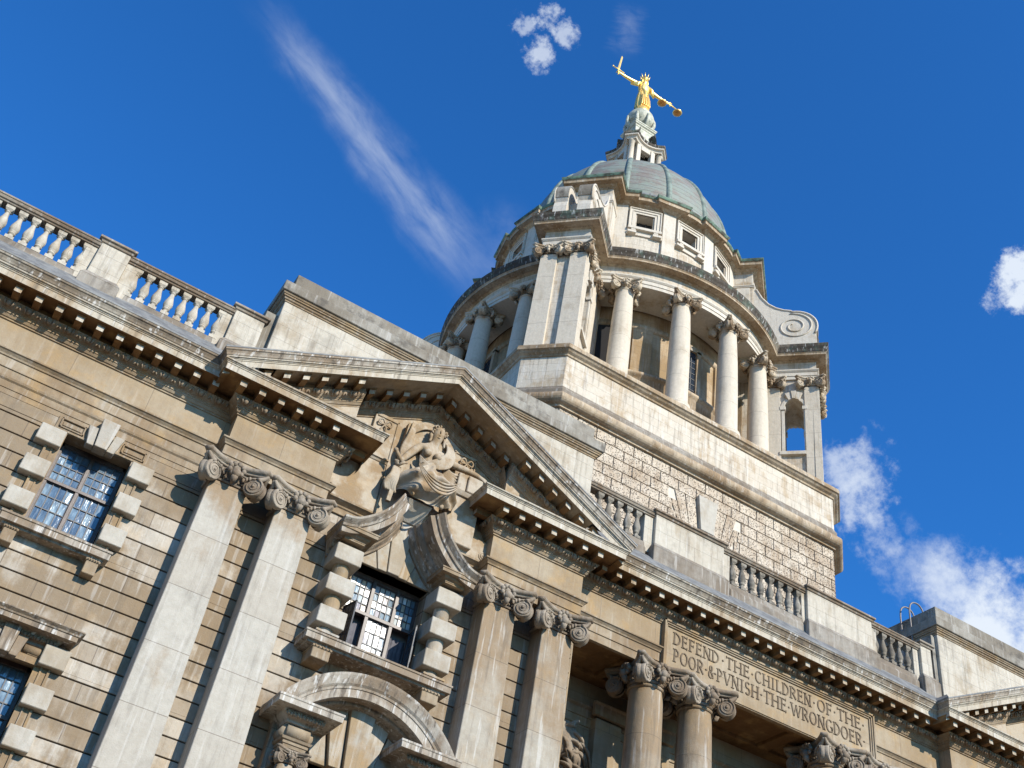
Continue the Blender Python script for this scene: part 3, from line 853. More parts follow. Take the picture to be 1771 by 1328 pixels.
# --- gables: raking cornices sheared on the same profile, middle part of the field set back
def gable(x0, x1, name, label=None, setback=True, flower=True):
    """x0,x1 = outer faces of the two broken ends (frieze line)"""
    xc = (x0 + x1) / 2; half = xc - x0; slope = 0.487
    def zr(x): return slope * (half + 0.78 - abs(x - xc))       # 0 at the lead tips
    g_ = empty_part = None
    yb = YW - BR
    # tympanum
    ty = MB()
    xa, xb = x0 + 2.34, x1 - 2.30                               # recessed middle
    def under(x): return 14.99 + zr(x)
    ty.prism([(x0 - .05, 15.55), (xa, 15.55), (xa, under(xa)), (x0 - .05, max(15.56, under(x0 - .05)))], yb - 0.02, yb + 0.5)
    ty.prism([(xb, 15.55), (x1 + .05, 15.55), (x1 + .05, max(15.56, under(x1 + .05))), (xb, under(xb))], yb - 0.02, yb + 0.5)
    ty.prism([(x0 + 2.21, 14.3), (x1 - 2.37, 14.3), (x1 - 2.37, under(x1 - 2.37) - .02), (xc, under(xc)), (x0 + 2.21, under(x0 + 2.21) - .02)], YW, YW + 0.3)
    root = obj(name, ty, M['relief'], house, label=label)
    # body of raking cornice
    def rake(mb, prof, pts, yw):
        k = len(prof); vs = []
        for (x, mode) in pts:
            for o, z in prof:
                xx = x + (mode * o)
                vs.append((xx, yw - o, z + zr(xx)))
        fs = []
        for i in range(len(pts) - 1):
            for a in range(k - 1): fs.append((i * k + a, (i + 1) * k + a, (i + 1) * k + a + 1, i * k + a + 1))
        mb.add(vs, fs)
    cm = MB(); lm = MB(); fm = MB(); bm_ = MB()
    pr_c = prof_cyma; pr_l = [(0.82, 15.79), (0.83, 15.795), (0.83, 15.83), (0.3, 15.90), (-0.35, 15.93), (-0.35, 15.6)]
    rake(cm, pr_c, [(x0, -1), (xc, 0), (x1, 1)], yb)
    rake(lm, pr_l, [(x0, -1), (xc, 0), (x1, 1)], yb)
    rake(fm, [(o - .004, z) for o, z in prof_corona], [(x0, -1), (xc, 0), (x1, 1)], yb)
    # corona soffit reaches back over the set-back middle
    sof = [(0.66, 15.42), (0.62, 15.42), (0.62, 15.435), (-0.30, 15.435)]
    rake(bm_, sof, [(x0 + .3, 0), (xc, 0), (x1 - .3, 0)], yb)
    bedp = prof_bed[:-3]
    rake(bm_, bedp, [(x0, 0), (xa, 0)], yb); rake(bm_, bedp, [(xb, 0), (x1, 0)], yb)
    rake(bm_, bedp, [(xa, 0), (xc, 0), (xb, 0)], YW)
    # closing returns at the step
    for x in (xa, xb):
        vs = [(x, yb - o, z + zr(x)) for o, z in bedp] + [(x, YW + .02, bedp[-1][1] + zr(x)), (x, YW + .02, bedp[0][1] + zr(x))]
        bm_.add(vs, [tuple(range(len(vs)))])
        sg = 1 if x == xa else -1
        vs = []; k = len(bedp)
        for yy in (yb - 0.27, YW):
            for o, z in bedp: vs.append((x + sg * o * 0.5, yy if yy == YW else yb, z + zr(x + sg * o * .5)))
        bm_.add(vs, [(a, k + a, k + a + 1, a + 1) for a in range(k - 1)])
    obj('raking_top_moulding', cm, M['hood'], root)
    obj('raking_lead', lm, M['lead'], root)
    obj('raking_fascia', fm, M['fascia'], root)
    obj('raking_bed_moulding', bm_, M['mould'], root)
    # sloping modillions (plumb-sided)
    mm = MB(); w = 0.065
    def block(x, yback, yfront):
        z0 = 15.285; z1 = 15.39
        def q(xx, y, z): return (xx, y, z + zr(xx))
        mm.add([q(x - w, yfront, z0), q(x + w, yfront, z0), q(x + w, yback, z0), q(x - w, yback, z0), q(x - w, yfront, z1), q(x + w, yfront, z1), q(x + w, yback, z1), q(x - w, yback, z1)],
               [(0, 3, 2, 1), (4, 5, 6, 7), (0, 1, 5, 4), (1, 2, 6, 5), (2, 3, 7, 6), (3, 0, 4, 7)])
        e = .023
        mm.add([q(x - w, yfront, z1), q(x + w, yfront, z1), q(x + w, yback, z1), q(x - w, yback, z1), q(x - w - e, yfront - e, 15.432), q(x + w + e, yfront - e, 15.432), q(x + w + e, yback, 15.432), q(x - w - e, yback, 15.432)],
               [(0, 3, 2, 1), (4, 5, 6, 7), (0, 1, 5, 4), (1, 2, 6, 5), (2, 3, 7, 6), (3, 0, 4, 7)])
    n = 13
    for sg in (-1, 1):
        for k in range(n):
            x = xc + sg * (0.19 + k * 0.385)
            inside = xa + .08 < x < xb - .08
            if abs(x - xa) < .12 or abs(x - xb) < .12: continue
            yw = YW if inside else yb
            block(x, yw - 0.10, yw - 0.55)
    mo = obj('raking_modillion_band', mm, M['fascia'], root)
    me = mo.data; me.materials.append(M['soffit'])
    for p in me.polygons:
        if p.normal.z < -0.4 or abs(p.normal.x) > .7: p.material_index = 1  # same painted shade and bounce on the sloping blocks' undersides and sides
    em = MB()
    def reggs(xs, xe, yw, n):
        egg_run(em, (xs, yw - 0.19), (xe, yw - 0.19), (0, -1), 15.205 + zr(xs), n, d3=zr(xe) - zr(xs))
    reggs(x0 + .35, xa - .05, yb, 5); reggs(xb + .05, x1 - .35, yb, 5)
    reggs(xa + .1, xc, YW, 4); reggs(xc, xb - .1, YW, 4)
    obj('raking_egg_moulding', em, M['egg'], root)
    return root, zr, xc
XC = 7.03
gab, zrake, _ = gable(2.82, 11.24, 'pediment', 'open pediment with a seated stone figure, over the left-hand pilasters')
gab2, _, _ = gable(22.70, 31.1, 'pediment', 'open pediment cut off by the right edge of the view')

# --- attic blocks standing behind the gables
def attic(x0, x1, label):
    a = MB(); a.box(x0, x1, 19.36, 22.0, 15.9, 18.36)
    zr_ = lambda x: 0.487 * (4.21 + 0.78 - abs(x - (x0 + x1) / 2)); xc_ = (x0 + x1) / 2
    a.prism([(x0, 15.86 + zr_(x0) - .25), (xc_, 15.86 + zr_(xc_) - .10), (x1, 15.86 + zr_(x1) - .25), (x1, 18.36), (xc_, 18.362), (x0, 18.36)], 18.68, 19.40)
    r = obj('attic_block', a, M['parapet'], house, bevel=0.01, label=label)
    mo = MB()
    pth = [(x0, 22.0), (x0, 18.68), (x1, 18.68), (x1, 22.0)]
    mo.sweep([(0, 18.32), (0.02, 18.33), (0.02, 18.36), (0.05, 18.38), (0.06, 18.42), (0.09, 18.43), (0.09, 18.46), (0.11, 18.47), (0.13, 18.51), (0.0, 18.52)], pth)
    obj('attic_moulding', mo, M['mould'], r)
    sl = MB(); sl.sweep([(0.0, 18.515), (0.17, 18.52), (0.17, 18.78), (0.0, 18.86)], pth)
    obj('attic_cap', sl, M['weathered'], r, bevel=0.01)
    tp = MB(); tp.box(x0 + 0.07, x1 - 0.07, 18.70, 21.9, 18.80, 19.26)
    obj('attic_top', tp, M['weathered'], r, bevel=0.012)
    # narrow pier beside the block
    return r
attic(2.88, 11.20, 'long plain attic block behind the pediment with the stone figure')
attic(22.80, 31.05, 'long plain attic block at the right edge with a steel ladder over its end')
sp = MB(); sp.box(2.62, 2.88, 18.85, 19.6, 16.3, 18.0); sp.box(22.66, 22.80, 18.78, 19.6, 16.3, 18.3)
obj('attic_return', sp, M['weathered'], house)

# --- balustrades
def baluster_mesh():
    b = MB()
    b.box(-0.085, 0.085, -0.085, 0.085, 0.0, 0.075)
    b.box(-0.085, 0.085, -0.085, 0.085, 0.70, 0.785)
    b.frustum((-.055, .055, -.055, .055, .655), (-.083, .083, -.083, .083, .70))
    b.lathe([(0.075, 0.075), (0.078, 0.10), (0.060, 0.115), (0.048, 0.13), (0.052, 0.16), (0.075, 0.175), (0.078, 0.195), (0.062, 0.21), (0.085, 0.25), (0.100, 0.31), (0.096, 0.37), (0.078, 0.44), (0.057, 0.52), (0.045, 0.60), (0.045, 0.625), (0.060, 0.635), (0.060, 0.655), (0.05, 0.66)], 0, 0, 14)
    return mesh('baluster', b, M['parapet'])
balme = baluster_mesh()
balme2 = balme.copy(); balme2.name = 'baluster'; balme2.materials[0] = M['weathered']  # right-hand balusters: shading put into the colour along with soot
def balustrade(xs, opening, cop, label, name='balustrade'):
    """xs: baluster positions; opening (x0,x1); cop: top z of rail"""
    x0, x1 = opening; zb = cop - 0.95
    w = MB()
    w.sweep([(0.0, 16.0), (0.20, 16.0), (0.20, zb - 0.22), (0.14, zb - 0.12), (0.13, zb), (-0.13, zb), (-0.2, 16.0)], [(x0 - .02, 18.98), (x1 + .02, 18.98)])
    r = obj(name, w, M['block'], house, bevel=0.008, label=label)
    rail = MB()
    x0 -= .24; x1 += .24
    rail.sweep([(-0.13, cop - 0.165), (0.11, cop - 0.165), (0.12, cop - 0.13), (0.15, cop - 0.12), (0.17, cop - 0.07), (0.19, cop - 0.06), (0.19, cop - 0.02), (0.10, cop), (-0.18, cop)], [(x0 - .02, 18.93), (x1 + .02, 18.93)])
    obj('handrail', rail, M['coping'], r, bevel=0.006)
    for x in xs:
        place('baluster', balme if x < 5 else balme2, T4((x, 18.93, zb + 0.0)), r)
    return r
def die(x0, x1, cop, label=None, name='parapet_die', wide=False, yf=18.75):
    zb = cop - 1.0
    d = MB(); d.box(x0, x1, yf, 19.3, zb - 0.6, cop - 0.13)
    r = obj(name, d, M['parapet'], house, bevel=0.01, label=label)
    b = MB()
    e = 0.10
    b.box(x0 - e, x1 + e, yf - 0.13, 19.2, 15.95, zb - 0.14)
    b.frustum((x0 - e, x1 + e, yf - 0.13, 19.2, zb - 0.14), (x0 - .02, x1 + .02, yf - 0.02, 19.2, zb + 0.02))
    obj('die_base', b, M['block'], r, bevel=0.012)
    c = MB()
    c.sweep([(0.0, cop - 0.14), (0.03, cop - 0.135), (0.05, cop - 0.08), (0.09, cop - 0.07), (0.09, cop - 0.02), (0.0, cop + 0.02)], [(x0, 19.25), (x0, yf), (x1, yf), (x1, 19.25)])
    c.box(x0, x1, yf, 19.25, cop - 0.13, cop + 0.018)
    obj('die_coping', c, M['coping'], r, bevel=0.006)
    return r
def plain(x0, x1, cop):
    p = MB(); p.box(x0, x1, 18.85, 19.1, cop - 1.2, cop - 0.16)
    obj('baluster_end_block', p, M['parapet'], house, bevel=0.008)
CL, CRr = 17.60, 17.80
balustrade([-1.20 - 0.268 * k for k in range(0, 14)], (-5.0, -1.20), CL, 'run of stone balusters at the upper left with sky between them')
plain(-1.22, -0.99, CL)
die(-0.99, -0.37, CL + 0.09, 'square parapet pier between the two left balustrades')
plain(-0.37, -0.12, CL)
balustrade([-0.10 + 0.268 * k for k in range(0, 8)], (-0.12, 1.78), CL, 'second run of stone balusters, left of the long attic block')
plain(1.78, 2.0, CL)
die(2.0, 2.66, CL + 0.09, 'parapet pier touching the long attic block')
balustrade([11.62 + 0.284 * k for k in range(0, 5)], (11.1, 12.95), CRr, 'short balustrade right of the pediment, in front of the tower base')
plain(12.93, 13.20, CRr)
die(13.20, 15.33, CRr + 0.05, 'long blank parapet panel between balustrades, below the white keystone')
plain(15.33, 15.60, CRr)
balustrade([15.75 + 0.307 * k for k in range(0, 8)], (15.6, 18.0), CRr, 'balustrade between the two long parapet panels')
plain(17.98, 18.10, CRr)
die(18.10, 20.36, CRr + 0.05, 'long blank parapet panel with a stained top corner, left of the small end balustrade')
plain(20.36, 20.60, CRr)
balustrade([20.62 + 0.295 * k for k in range(0, 5)], (20.6, 22.0), CRr, 'small end balustrade beside the steel ladder')
plain(21.95, 22.16, CRr)
die(22.16, 22.55, CRr + 0.10, 'narrow parapet pier beside the right attic block')

# --- pilasters with their capitals
capP = mesh('capital', capital_mesh(0.37, False), M['carved'])
YP = 18.50
def pilaster(xc, label, mt='pilaster'):
    s = MB()
    def w(z): return 0.365 + 0.085 * min(1, (13.3 - z) / 7.0) ** 0.8 if z < 13.3 else 0.365
    zs = [13.33, 12.6, 11.6, 10.6, 9.6, 8.6, 7.6, 6.6, 5.0, 3.0]
    vs = []
    for z in zs: vs += [(xc - w(z), YP, z), (xc + w(z), YP, z), (xc + w(z), 19.1, z), (xc - w(z), 19.1, z)]
    fs = []
    for i in range(len(zs) - 1):
        for a in range(4): fs.append((i * 4 + a, i * 4 + (a + 1) % 4, (i + 1) * 4 + (a + 1) % 4, (i + 1) * 4 + a))
    fs += [(0, 1, 2, 3)]
    s.add(vs, fs)
    s.box(xc - 0.54, xc + 0.54, YP - 0.1, 19.1, 2.4, 3.0)
    p = obj('pilaster', s, M[mt], house, bevel=0.012, label=label)
    a = MB(); a.frustum((xc - .385, xc + .385, YP - .02, 19.1, 13.25), (xc - .40, xc + .40, YP - .035, 19.1, 13.27))
    a.box(xc - .40, xc + .40, YP - .035, 19.1, 13.27, 13.30); a.frustum((xc - .40, xc + .40, YP - .035, 19.1, 13.30), (xc - .37, xc + .37, YP - .005, 19.1, 13.325))
    place('capital', capP, T4((xc, YP + 0.37, 13.335)), p)
    return p
for x, l in ((3.13, 'leftmost of the four tall flat pilasters'), (4.505, 'second tall flat pilaster from the left, left of the sash window with pale quarries'),
             (9.27, 'third tall flat pilaster, right of the window with blocked columns'), (10.70, 'fourth tall flat pilaster, next to the loggia')):
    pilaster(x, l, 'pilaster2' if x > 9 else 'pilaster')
pier_bits = MB()
# capital-level wall behind, and break soffit
pier_bits.box(-8, 11.40, YW + 0.02, YW + 0.5, 13.49, 13.82)
pier_bits.box(2.82, 5.03, YW - BR + .01, YW + .1, 13.815, 14.4)
pier_bits.box(8.87, 11.24, YW - BR + .01, YW + .1, 13.815, 14.4)
pier_bits.box(22.70, 24.95, YW - BR + .01, YW + .1, 13.815, 14.4)
pier_bits.box(-8, 11.40, YW + 0.03, YW + 0.55, 13.80, 15.6)
obj('capital_zone_wall', pier_bits, M['wall'], house)
# string below the architrave on the left bay
st = MB(); st.sweep([(0, 13.60), (0.015, 13.605), (0.02, 13.74), (0.05, 13.77), (0.06, 13.81), (0.0, 13.82)], [(-8, YW), (2.82, YW)])
st.box(-8, 2.8, YW, YW + .2, 13.49, 13.605)
obj('string_moulding', st, M['mould'], house)

# --- windows
def quarries(parent, rects, nx, nz, mat, y, seed=0, tilt=.0022):
    """rects: list of lights (x0,x1,z0,z1), each divided into nx*nz quarries"""
    rnd = random.Random(seed); vs = []; fs = []; val = []
    lead = MB()
    for (x0, x1, z0, z1) in rects:
        for i in range(nx):
            for j in range(nz):
                a = x0 + (x1 - x0) * i / nx; b_ = x0 + (x1 - x0) * (i + 1) / nx
                c = z0 + (z1 - z0) * j / nz; d = z0 + (z1 - z0) * (j + 1) / nz
                t = rnd.uniform(-tilt, tilt); s_ = rnd.uniform(-tilt, tilt)
                o = len(vs)
                vs += [(a, y + t + s_, c), (b_, y - t + s_, c), (b_, y - t - s_, d), (a, y + t - s_, d)]
                fs.append((o, o + 1, o + 2, o + 3)); val.append(rnd.random())
        e = 0.009
        for i in range(nx + 1):
            a = x0 + (x1 - x0) * i / nx; lead.box(a - e, a + e, y - .018, y - .004, z0, z1)
        for j in range(nz + 1):
            c = z0 + (z1 - z0) * j / nz; lead.box(x0, x1, y - .020, y - .006, c - e, c + e)
    me = bpy.data.meshes.new('pane'); me.from_pydata(vs, [], fs); me.materials.append(mat)
    at = me.attributes.new('quarry', 'FLOAT', 'FACE'); at.data.foreach_set('value', val)
    o = bpy.data.objects.new('pane', me); link(o); attach2(o, parent)
    obj('leading', lead, M['came'], parent)
    return o

def gibbs(mb, x0, x1, zs, yf=18.80):
    for z in zs: mb.box(x0, x1, yf, 19.03, z, z + PITCH)
def window_left(name, label, xl, xr, zs, zlin, qz, glassmat, seed, hood):
    fr = MB(); y = 19.33
    fr.box(xl - .06, xl + .055, y - .03, y + .08, zs, zlin); fr.box(xr - .055, xr + .06, y - .03, y + .08, zs, zlin)
    fr.box(xl, xr, y - .03, y + .08, zlin - .09, zlin + .05); fr.box(xl, xr, y - .04, y + .08, zs - .05, zs + .07)
    xm = (xl + xr) / 2; ztr = zs + (zlin - zs) * 0.585
    fr.box(xm - .035, xm + .035, y - .035, y + .06, zs, zlin); fr.box(xl, xr, y - .045, y + .06, ztr - .035, ztr + .03)
    w = obj(name, fr, M['wood'], house, bevel=0.006, label=label)
    L_ = (xl + .06, xm - .04); R_ = (xm + .04, xr - .06)
    rects = [(a, b_, ztr + .035, zlin - .10) for a, b_ in (L_, R_)] + [(a, b_, zs + .08, ztr - .04) for a, b_ in (L_, R_)]
    quarries(w, rects, 4, 4, glassmat, y + .015, seed)
    bk = MB(); bk.box(xl, xr, y + .1, y + .12, zs, zlin); obj('dark_backing', bk, M['inside'], w)
    # stone surround: blocks alternating with architrave
    q = MB(); gibbs(q, xl - .475, xl - .015, qz); gibbs(q, xr + .015, xr + .445, qz)
    obj('quoin_block', q, M['white'], w, bevel=0.012)
    a = MB()
    for s, x in ((-1, xl), (1, xr)):
        for (d0, d1, yy) in ((0.0, 0.10, 18.97), (0.10, 0.13, 18.94), (0.13, 0.22, 18.955), (0.22, 0.26, 18.92)):
            x0, x1 = sorted((x + s * d0, x + s * d1)); a.box(x0, x1, yy, 19.25 if d0 == 0 else 19.02, zs, zlin)
    a.box(xl - .26, xr + .26, 18.955, 19.02, zlin + .0, zlin + .045)
    obj('window_architrave', a, M['mould'], w)
    li = MB()
    li.box(xl - .26, xr + .26, 18.97, 19.30, zlin - .01, zlin + .30)
    for s0, s1 in ((xl - .20, xm - .36), (xm + .36, xr + .20)):
        li.box(s0, s1, 18.93, 18.98, zlin + .05, zlin + .08); li.box(s0, s1, 18.93, 18.98, zlin + .23, zlin + .26)
        li.box(s0, s0 + .03, 18.93, 18.98, zlin + .05, zlin + .26); li.box(s1 - .03, s1, 18.93, 18.98, zlin + .05, zlin + .26)
        li.box(s0 + .05, s1 - .05, 18.95, 18.98, zlin + .11, zlin + .20)
    obj('lintel', li, M['mould'], w, bevel=0.005)
    return w, xm
z11 = Z0 + 11 * PITCH
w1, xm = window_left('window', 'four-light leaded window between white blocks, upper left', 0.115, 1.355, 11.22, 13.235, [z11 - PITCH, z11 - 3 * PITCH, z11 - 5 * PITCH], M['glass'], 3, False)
kb = MB()
kb.prism([(xm - .115, 13.12), (xm + .115, 13.12), (xm + .165, 13.74), (xm - .165, 13.74)], 18.78, 19.05)
kb.prism([(xm - .26, 13.14), (xm - .122, 13.14), (xm - .168, 13.53), (xm - .345, 13.53)], 18.85, 19.05)
kb.prism([(xm + .122, 13.14), (xm + .26, 13.14), (xm + .345, 13.53), (xm + .168, 13.53)], 18.85, 19.05)
obj('keystone', kb, M['voussoir'], w1, bevel=0.008)
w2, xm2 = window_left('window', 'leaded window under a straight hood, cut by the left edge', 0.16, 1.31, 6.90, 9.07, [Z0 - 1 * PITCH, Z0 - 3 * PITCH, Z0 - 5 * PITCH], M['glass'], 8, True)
kb = MB()
for dx0, dx1, tx0, tx1, y in ((-.105, .105, -.135, .135, 18.76), (-.24, -.112, -.33, -.142, 18.83), (.112, .24, .142, .33, 18.83)):
    kb.prism([(xm2 + dx0, 8.98), (xm2 + dx1, 8.98), (xm2 + tx1, 9.49), (xm2 + tx0, 9.49)], y, 19.05)
obj('keystone', kb, M['hood'], w2, bevel=0.008)
hd = MB()
pth = [(xm2 - 1.02 + .0, 19.0), (xm2 - 1.02 + .36, 19.0 - .0)]
def straight_hood(mbc, mbd, x0, x1, zt, out=.45):
    pr = [(0.06, zt - .36), (0.10, zt - .34), (0.10, zt - .30), (0.20, zt - .20), (0.22, zt - .17), (out - .08, zt - .165), (out - .08, zt - .175), (out - .05, zt - .175), (out - .05, zt - .09), (out - .03, zt - .085), (out - .02, zt - .06), (out + .03, zt - .02), (out + .03, zt), (0, zt + .05)]
    mbc.sweep(pr, [(x0, 19.2), (x0, 19.0), (x1, 19.0), (x1, 19.2)])
straight_hood(hd, None, xm2 - .60, xm2 + .60, 9.62)
obj('hood', hd, M['hood'], w2)
he = MB(); egg_run(he, (xm2 - .76, 18.86), (xm2 + .76, 18.86), (0, -1), 9.38, 7, r=.045)
obj('hood_egg_moulding', he, M['egg'], w2)
pv = MB()
for a, b_ in ((xm2 - .78, xm2 - .30), (xm2 + .30, xm2 + .78)):
    pv.tube([(a, 18.96, 9.20), (b_, 18.96, 9.20)], [.075, .075], 12)
pv.box(xm2 - .82, xm2 + .82, 18.93, 19.05, 8.99, 9.11)
obj('cushion_frieze', pv, M['mould'], w2)
# sill with brackets
def sill(parent, x0, x1, zt, yf, br, brw=.21, brh=.28, dots=True):
    s = MB()
    out = 19.0 - yf
    s.sweep([(0.0, zt - .22), (out - .10, zt - .21), (out - .09, zt - .17), (out - .02, zt - .165), (out - .02, zt - .045), (out, zt - .04), (out, zt), (-0.3, zt + .03)], [(x0 + out, 19.2), (x0 + out, 19.0), (x1 - out, 19.0), (x1 - out, 19.2)])
    o = obj('sill', s, M['hood'], parent, bevel=0.004)
    b_ = MB()
    for x in br:
        b_.box(x - brw / 2, x + brw / 2, yf + .10, 19.03, zt - .22 - brh, zt - .25)
        b_.box(x - brw / 2 - .02, x + brw / 2 + .02, yf + .08, 19.03, zt - .26, zt - .215)
        for k in range(5): b_.ell((x - brw / 2 + brw * (k + .5) / 5, yf + .07, zt - .235), (.016, .016, .02), 6, 4)
    obj('bracket', b_, M['mould'], parent, bevel=0.01)
sill(w1, -0.28, 1.70, 11.225, 18.68, (0.0, 1.45), .22, .28)

# --- centre window with blocked columns, splayed voussoirs, swan-neck pediment
XM = 6.94
cw = MB(); y = 19.38
xl, xr, zs, zl = 6.13, 7.80, 11.22, 13.245
cw.box(xl - .05, xl + .12, y - .03, y + .06, zs, zl); cw.box(xr - .05, xr + .05, y - .03, y + .06, zs, zl)
cw.box(xl, xr, y - .04, y + .06, zl - .10, zl + .02); cw.box(xl, xr, y - .04, y + .06, zs - .03, zs + .04)
m1, m2 = 6.765, 7.315; ztr = 12.40
for m_ in (m1, m2): cw.box(m_ - .04, m_ + .04, y - .05, y + .05, zs, zl)
cw.box(xl, xr, y - .06, y + .05, ztr - .04, ztr + .035)
W3 = obj('window', cw, M['wood'], house, bevel=0.006, label='six-light window, its quarries coloured like pale reflections, between blocked columns, its lower casements ajar')
quarries(W3, [(xl + .13, m1 - .045, ztr + .04, zl - .11), (m1 + .045, m2 - .045, ztr + .04, zl - .11), (m2 + .045, xr - .06, ztr + .04, zl - .11), (m1 + .045, m2 - .045, zs + .05, ztr - .045)], 4, 4, M['glassreflect'], y + .01, 12, .0085)
bk = MB(); bk.box(xl, xr, y + .25, y + .27, zs, zl); obj('dark_backing', bk, M['inside'], W3)
cu = MB()
for a, b_ in ((xl + .12, m1 - .05), (m2 + .05, xr - .05)):
    n = 14; vs = []; fs = []
    for i in range(n + 1):
        x = a + (b_ - a) * i / n; yy = y + .16 + .03 * math.sin(i * 1.9)
        vs += [(x, yy, zs), (x + .03 * math.sin(i), yy, ztr - .12 - .05 * abs(math.sin(i * .9)))]
    fs = [(2 * i, 2 * i + 2, 2 * i + 3, 2 * i + 1) for i in range(n)]
    cu.add(vs, fs, True)
obj('curtain', cu, M['curtain'], W3)
def casement(x, ang, wd, name='open_casement'):
    c = MB(); z0, z1 = zs + .05, ztr - .045
    c.box(0, .035, -.015, .015, z0, z1); c.box(wd - .035, wd, -.015, .015, z0, z1); c.box(0, wd, -.015, .015, z0, z0 + .035); c.box(0, wd, -.015, .015, z1 - .035, z1)
    for i in range(1, 4): c.box(wd * i / 4 - .006, wd * i / 4 + .006, -.008, .008, z0, z1)
    for j in range(1, 5): c.box(0, wd, -.008, .008, z0 + (z1 - z0) * j / 5 - .006, z0 + (z1 - z0) * j / 5 + .006)
    mt = T4((x, y - .06, 0)) @ Matrix.Rotation(ang, 4, 'Z')
    o = place(name, mesh(name, c, M['came']), mt, W3)
    gl = MB(); gl.box(.03, wd - .03, -.003, .003, z0 + .03, z1 - .03)
    place('casement_glass', mesh('casement_glass', gl, M['glassdark']), mt, W3)
casement(xr - .06, math.radians(180 + 82), .47)
casement(xl + .10, math.radians(-78), .47)

# lintel voussoirs
vo = MB()
vo.prism([(XM - .82, 13.25), (XM - .345, 13.25), (XM - .60, 14.16), (XM - 1.10, 13.62)], 18.975, 19.35)
vo.prism([(XM - .335, 13.25), (XM - .135, 13.25), (XM - .25, 14.55), (XM - .59, 14.16)], 18.945, 19.35)
vo.prism([(XM + .135, 13.25), (XM + .335, 13.25), (XM + .59, 14.16), (XM + .25, 14.55)], 18.945, 19.35)
vo.prism([(XM + .345, 13.25), (XM + .82, 13.25), (XM + 1.10, 13.62), (XM + .60, 14.16)], 18.975, 19.35)
vo.prism([(XM + .345, 13.25), (XM + .50, 13.25), (XM + .82, 13.93), (XM + .60, 14.16)], 18.96, 19.35)
obj('voussoir', vo, M['voussoir'], W3, bevel=0.008)
kk = MB()
kk.prism([(XM - .13, 13.245), (XM + .13, 13.245), (XM + .265, 14.50), (XM - .265, 14.50)], 18.90, 19.35)
kk.frustum((XM - .265, XM + .265, 18.86, 19.2, 14.50), (XM - .36, XM + .36, 18.52, 19.2, 14.86))
obj('keystone', kk, M['white'], W3, bevel=0.010)
# swan necks
def swan(sgn):
    pts = [(XM + sgn * a, b_) for a, b_ in ((1.56, 13.50), (1.28, 13.57), (.95, 13.82), (.66, 14.16), (.47, 14.56))]
    sp_ = [tuple(p) for p in cat_spline(pts, 7)]
    prof = [(0.02, -.50), (0.10, -.49), (0.11, -.45), (0.20, -.40), (0.22, -.37), (0.30, -.36), (0.38, -.30), (0.40, -.26), (0.74, -.24), (0.74, -.26), (0.79, -.26), (0.80, -.15), (0.84, -.14), (0.86, -.10), (0.96, -.02), (0.97, 0.02), (0.05, 0.05)]
    m_ = MB(); m_.sweepxz(prof, sp_, 19.0, side=-sgn * -1 if False else (1 if sgn < 0 else -1))
    return m_
for sgn in (-1, 1):
    m_ = swan(sgn); obj('swan_neck_pediment', m_, M['hood'], W3)
# columns with blocks
for sgn in (-1, 1):
    xc = XM + sgn * 1.145
    c = MB(); c.lathe([(0.20, 11.26), (0.21, 11.30), (0.19, 11.34), (.175, 11.36), (.165, 13.15), (.18, 13.16), (.18, 13.19), (.165, 13.20), (.17, 13.22), (.21, 13.26)], xc, 18.74, 20)
    c.box(xc - .235, xc + .235, 18.40 + .05, 19.0, 11.235, 11.275)
    o = obj('blocked_column', c, M['voussoir'], house, label=('left' if sgn < 0 else 'right') + ' blocked column beside the pale-quarried window')
    b_ = MB()
    for k in (1, 3, 5): b_.box(xc - .288, xc + .288, 18.45, 19.02, z11 - k * PITCH - .01, z11 - (k - 1) * PITCH)
    obj('column_block', b_, M['white'], o, bevel=0.012)
    e = MB()
    e.sweep([(0.0, 13.24), (.03, 13.25), (.03, 13.28), (.08, 13.31), (.10, 13.36), (.17, 13.365), (.17, 13.36), (.20, 13.36), (.205, 13.425), (.22, 13.43), (.22, 13.46), (0, 13.47)], [(xc - .20, 19.0), (xc - .20, 18.38), (xc + .20, 18.38), (xc + .20, 19.0)])
    e.box(xc - .22, xc + .22, 18.36, 19.0, 13.22, 13.45)
    obj('entablature_block', e, M['mould'], o, bevel=0.004)
sill(W3, 5.37, 8.50, 11.19, 18.40, (5.79, 8.10), .36, .24)

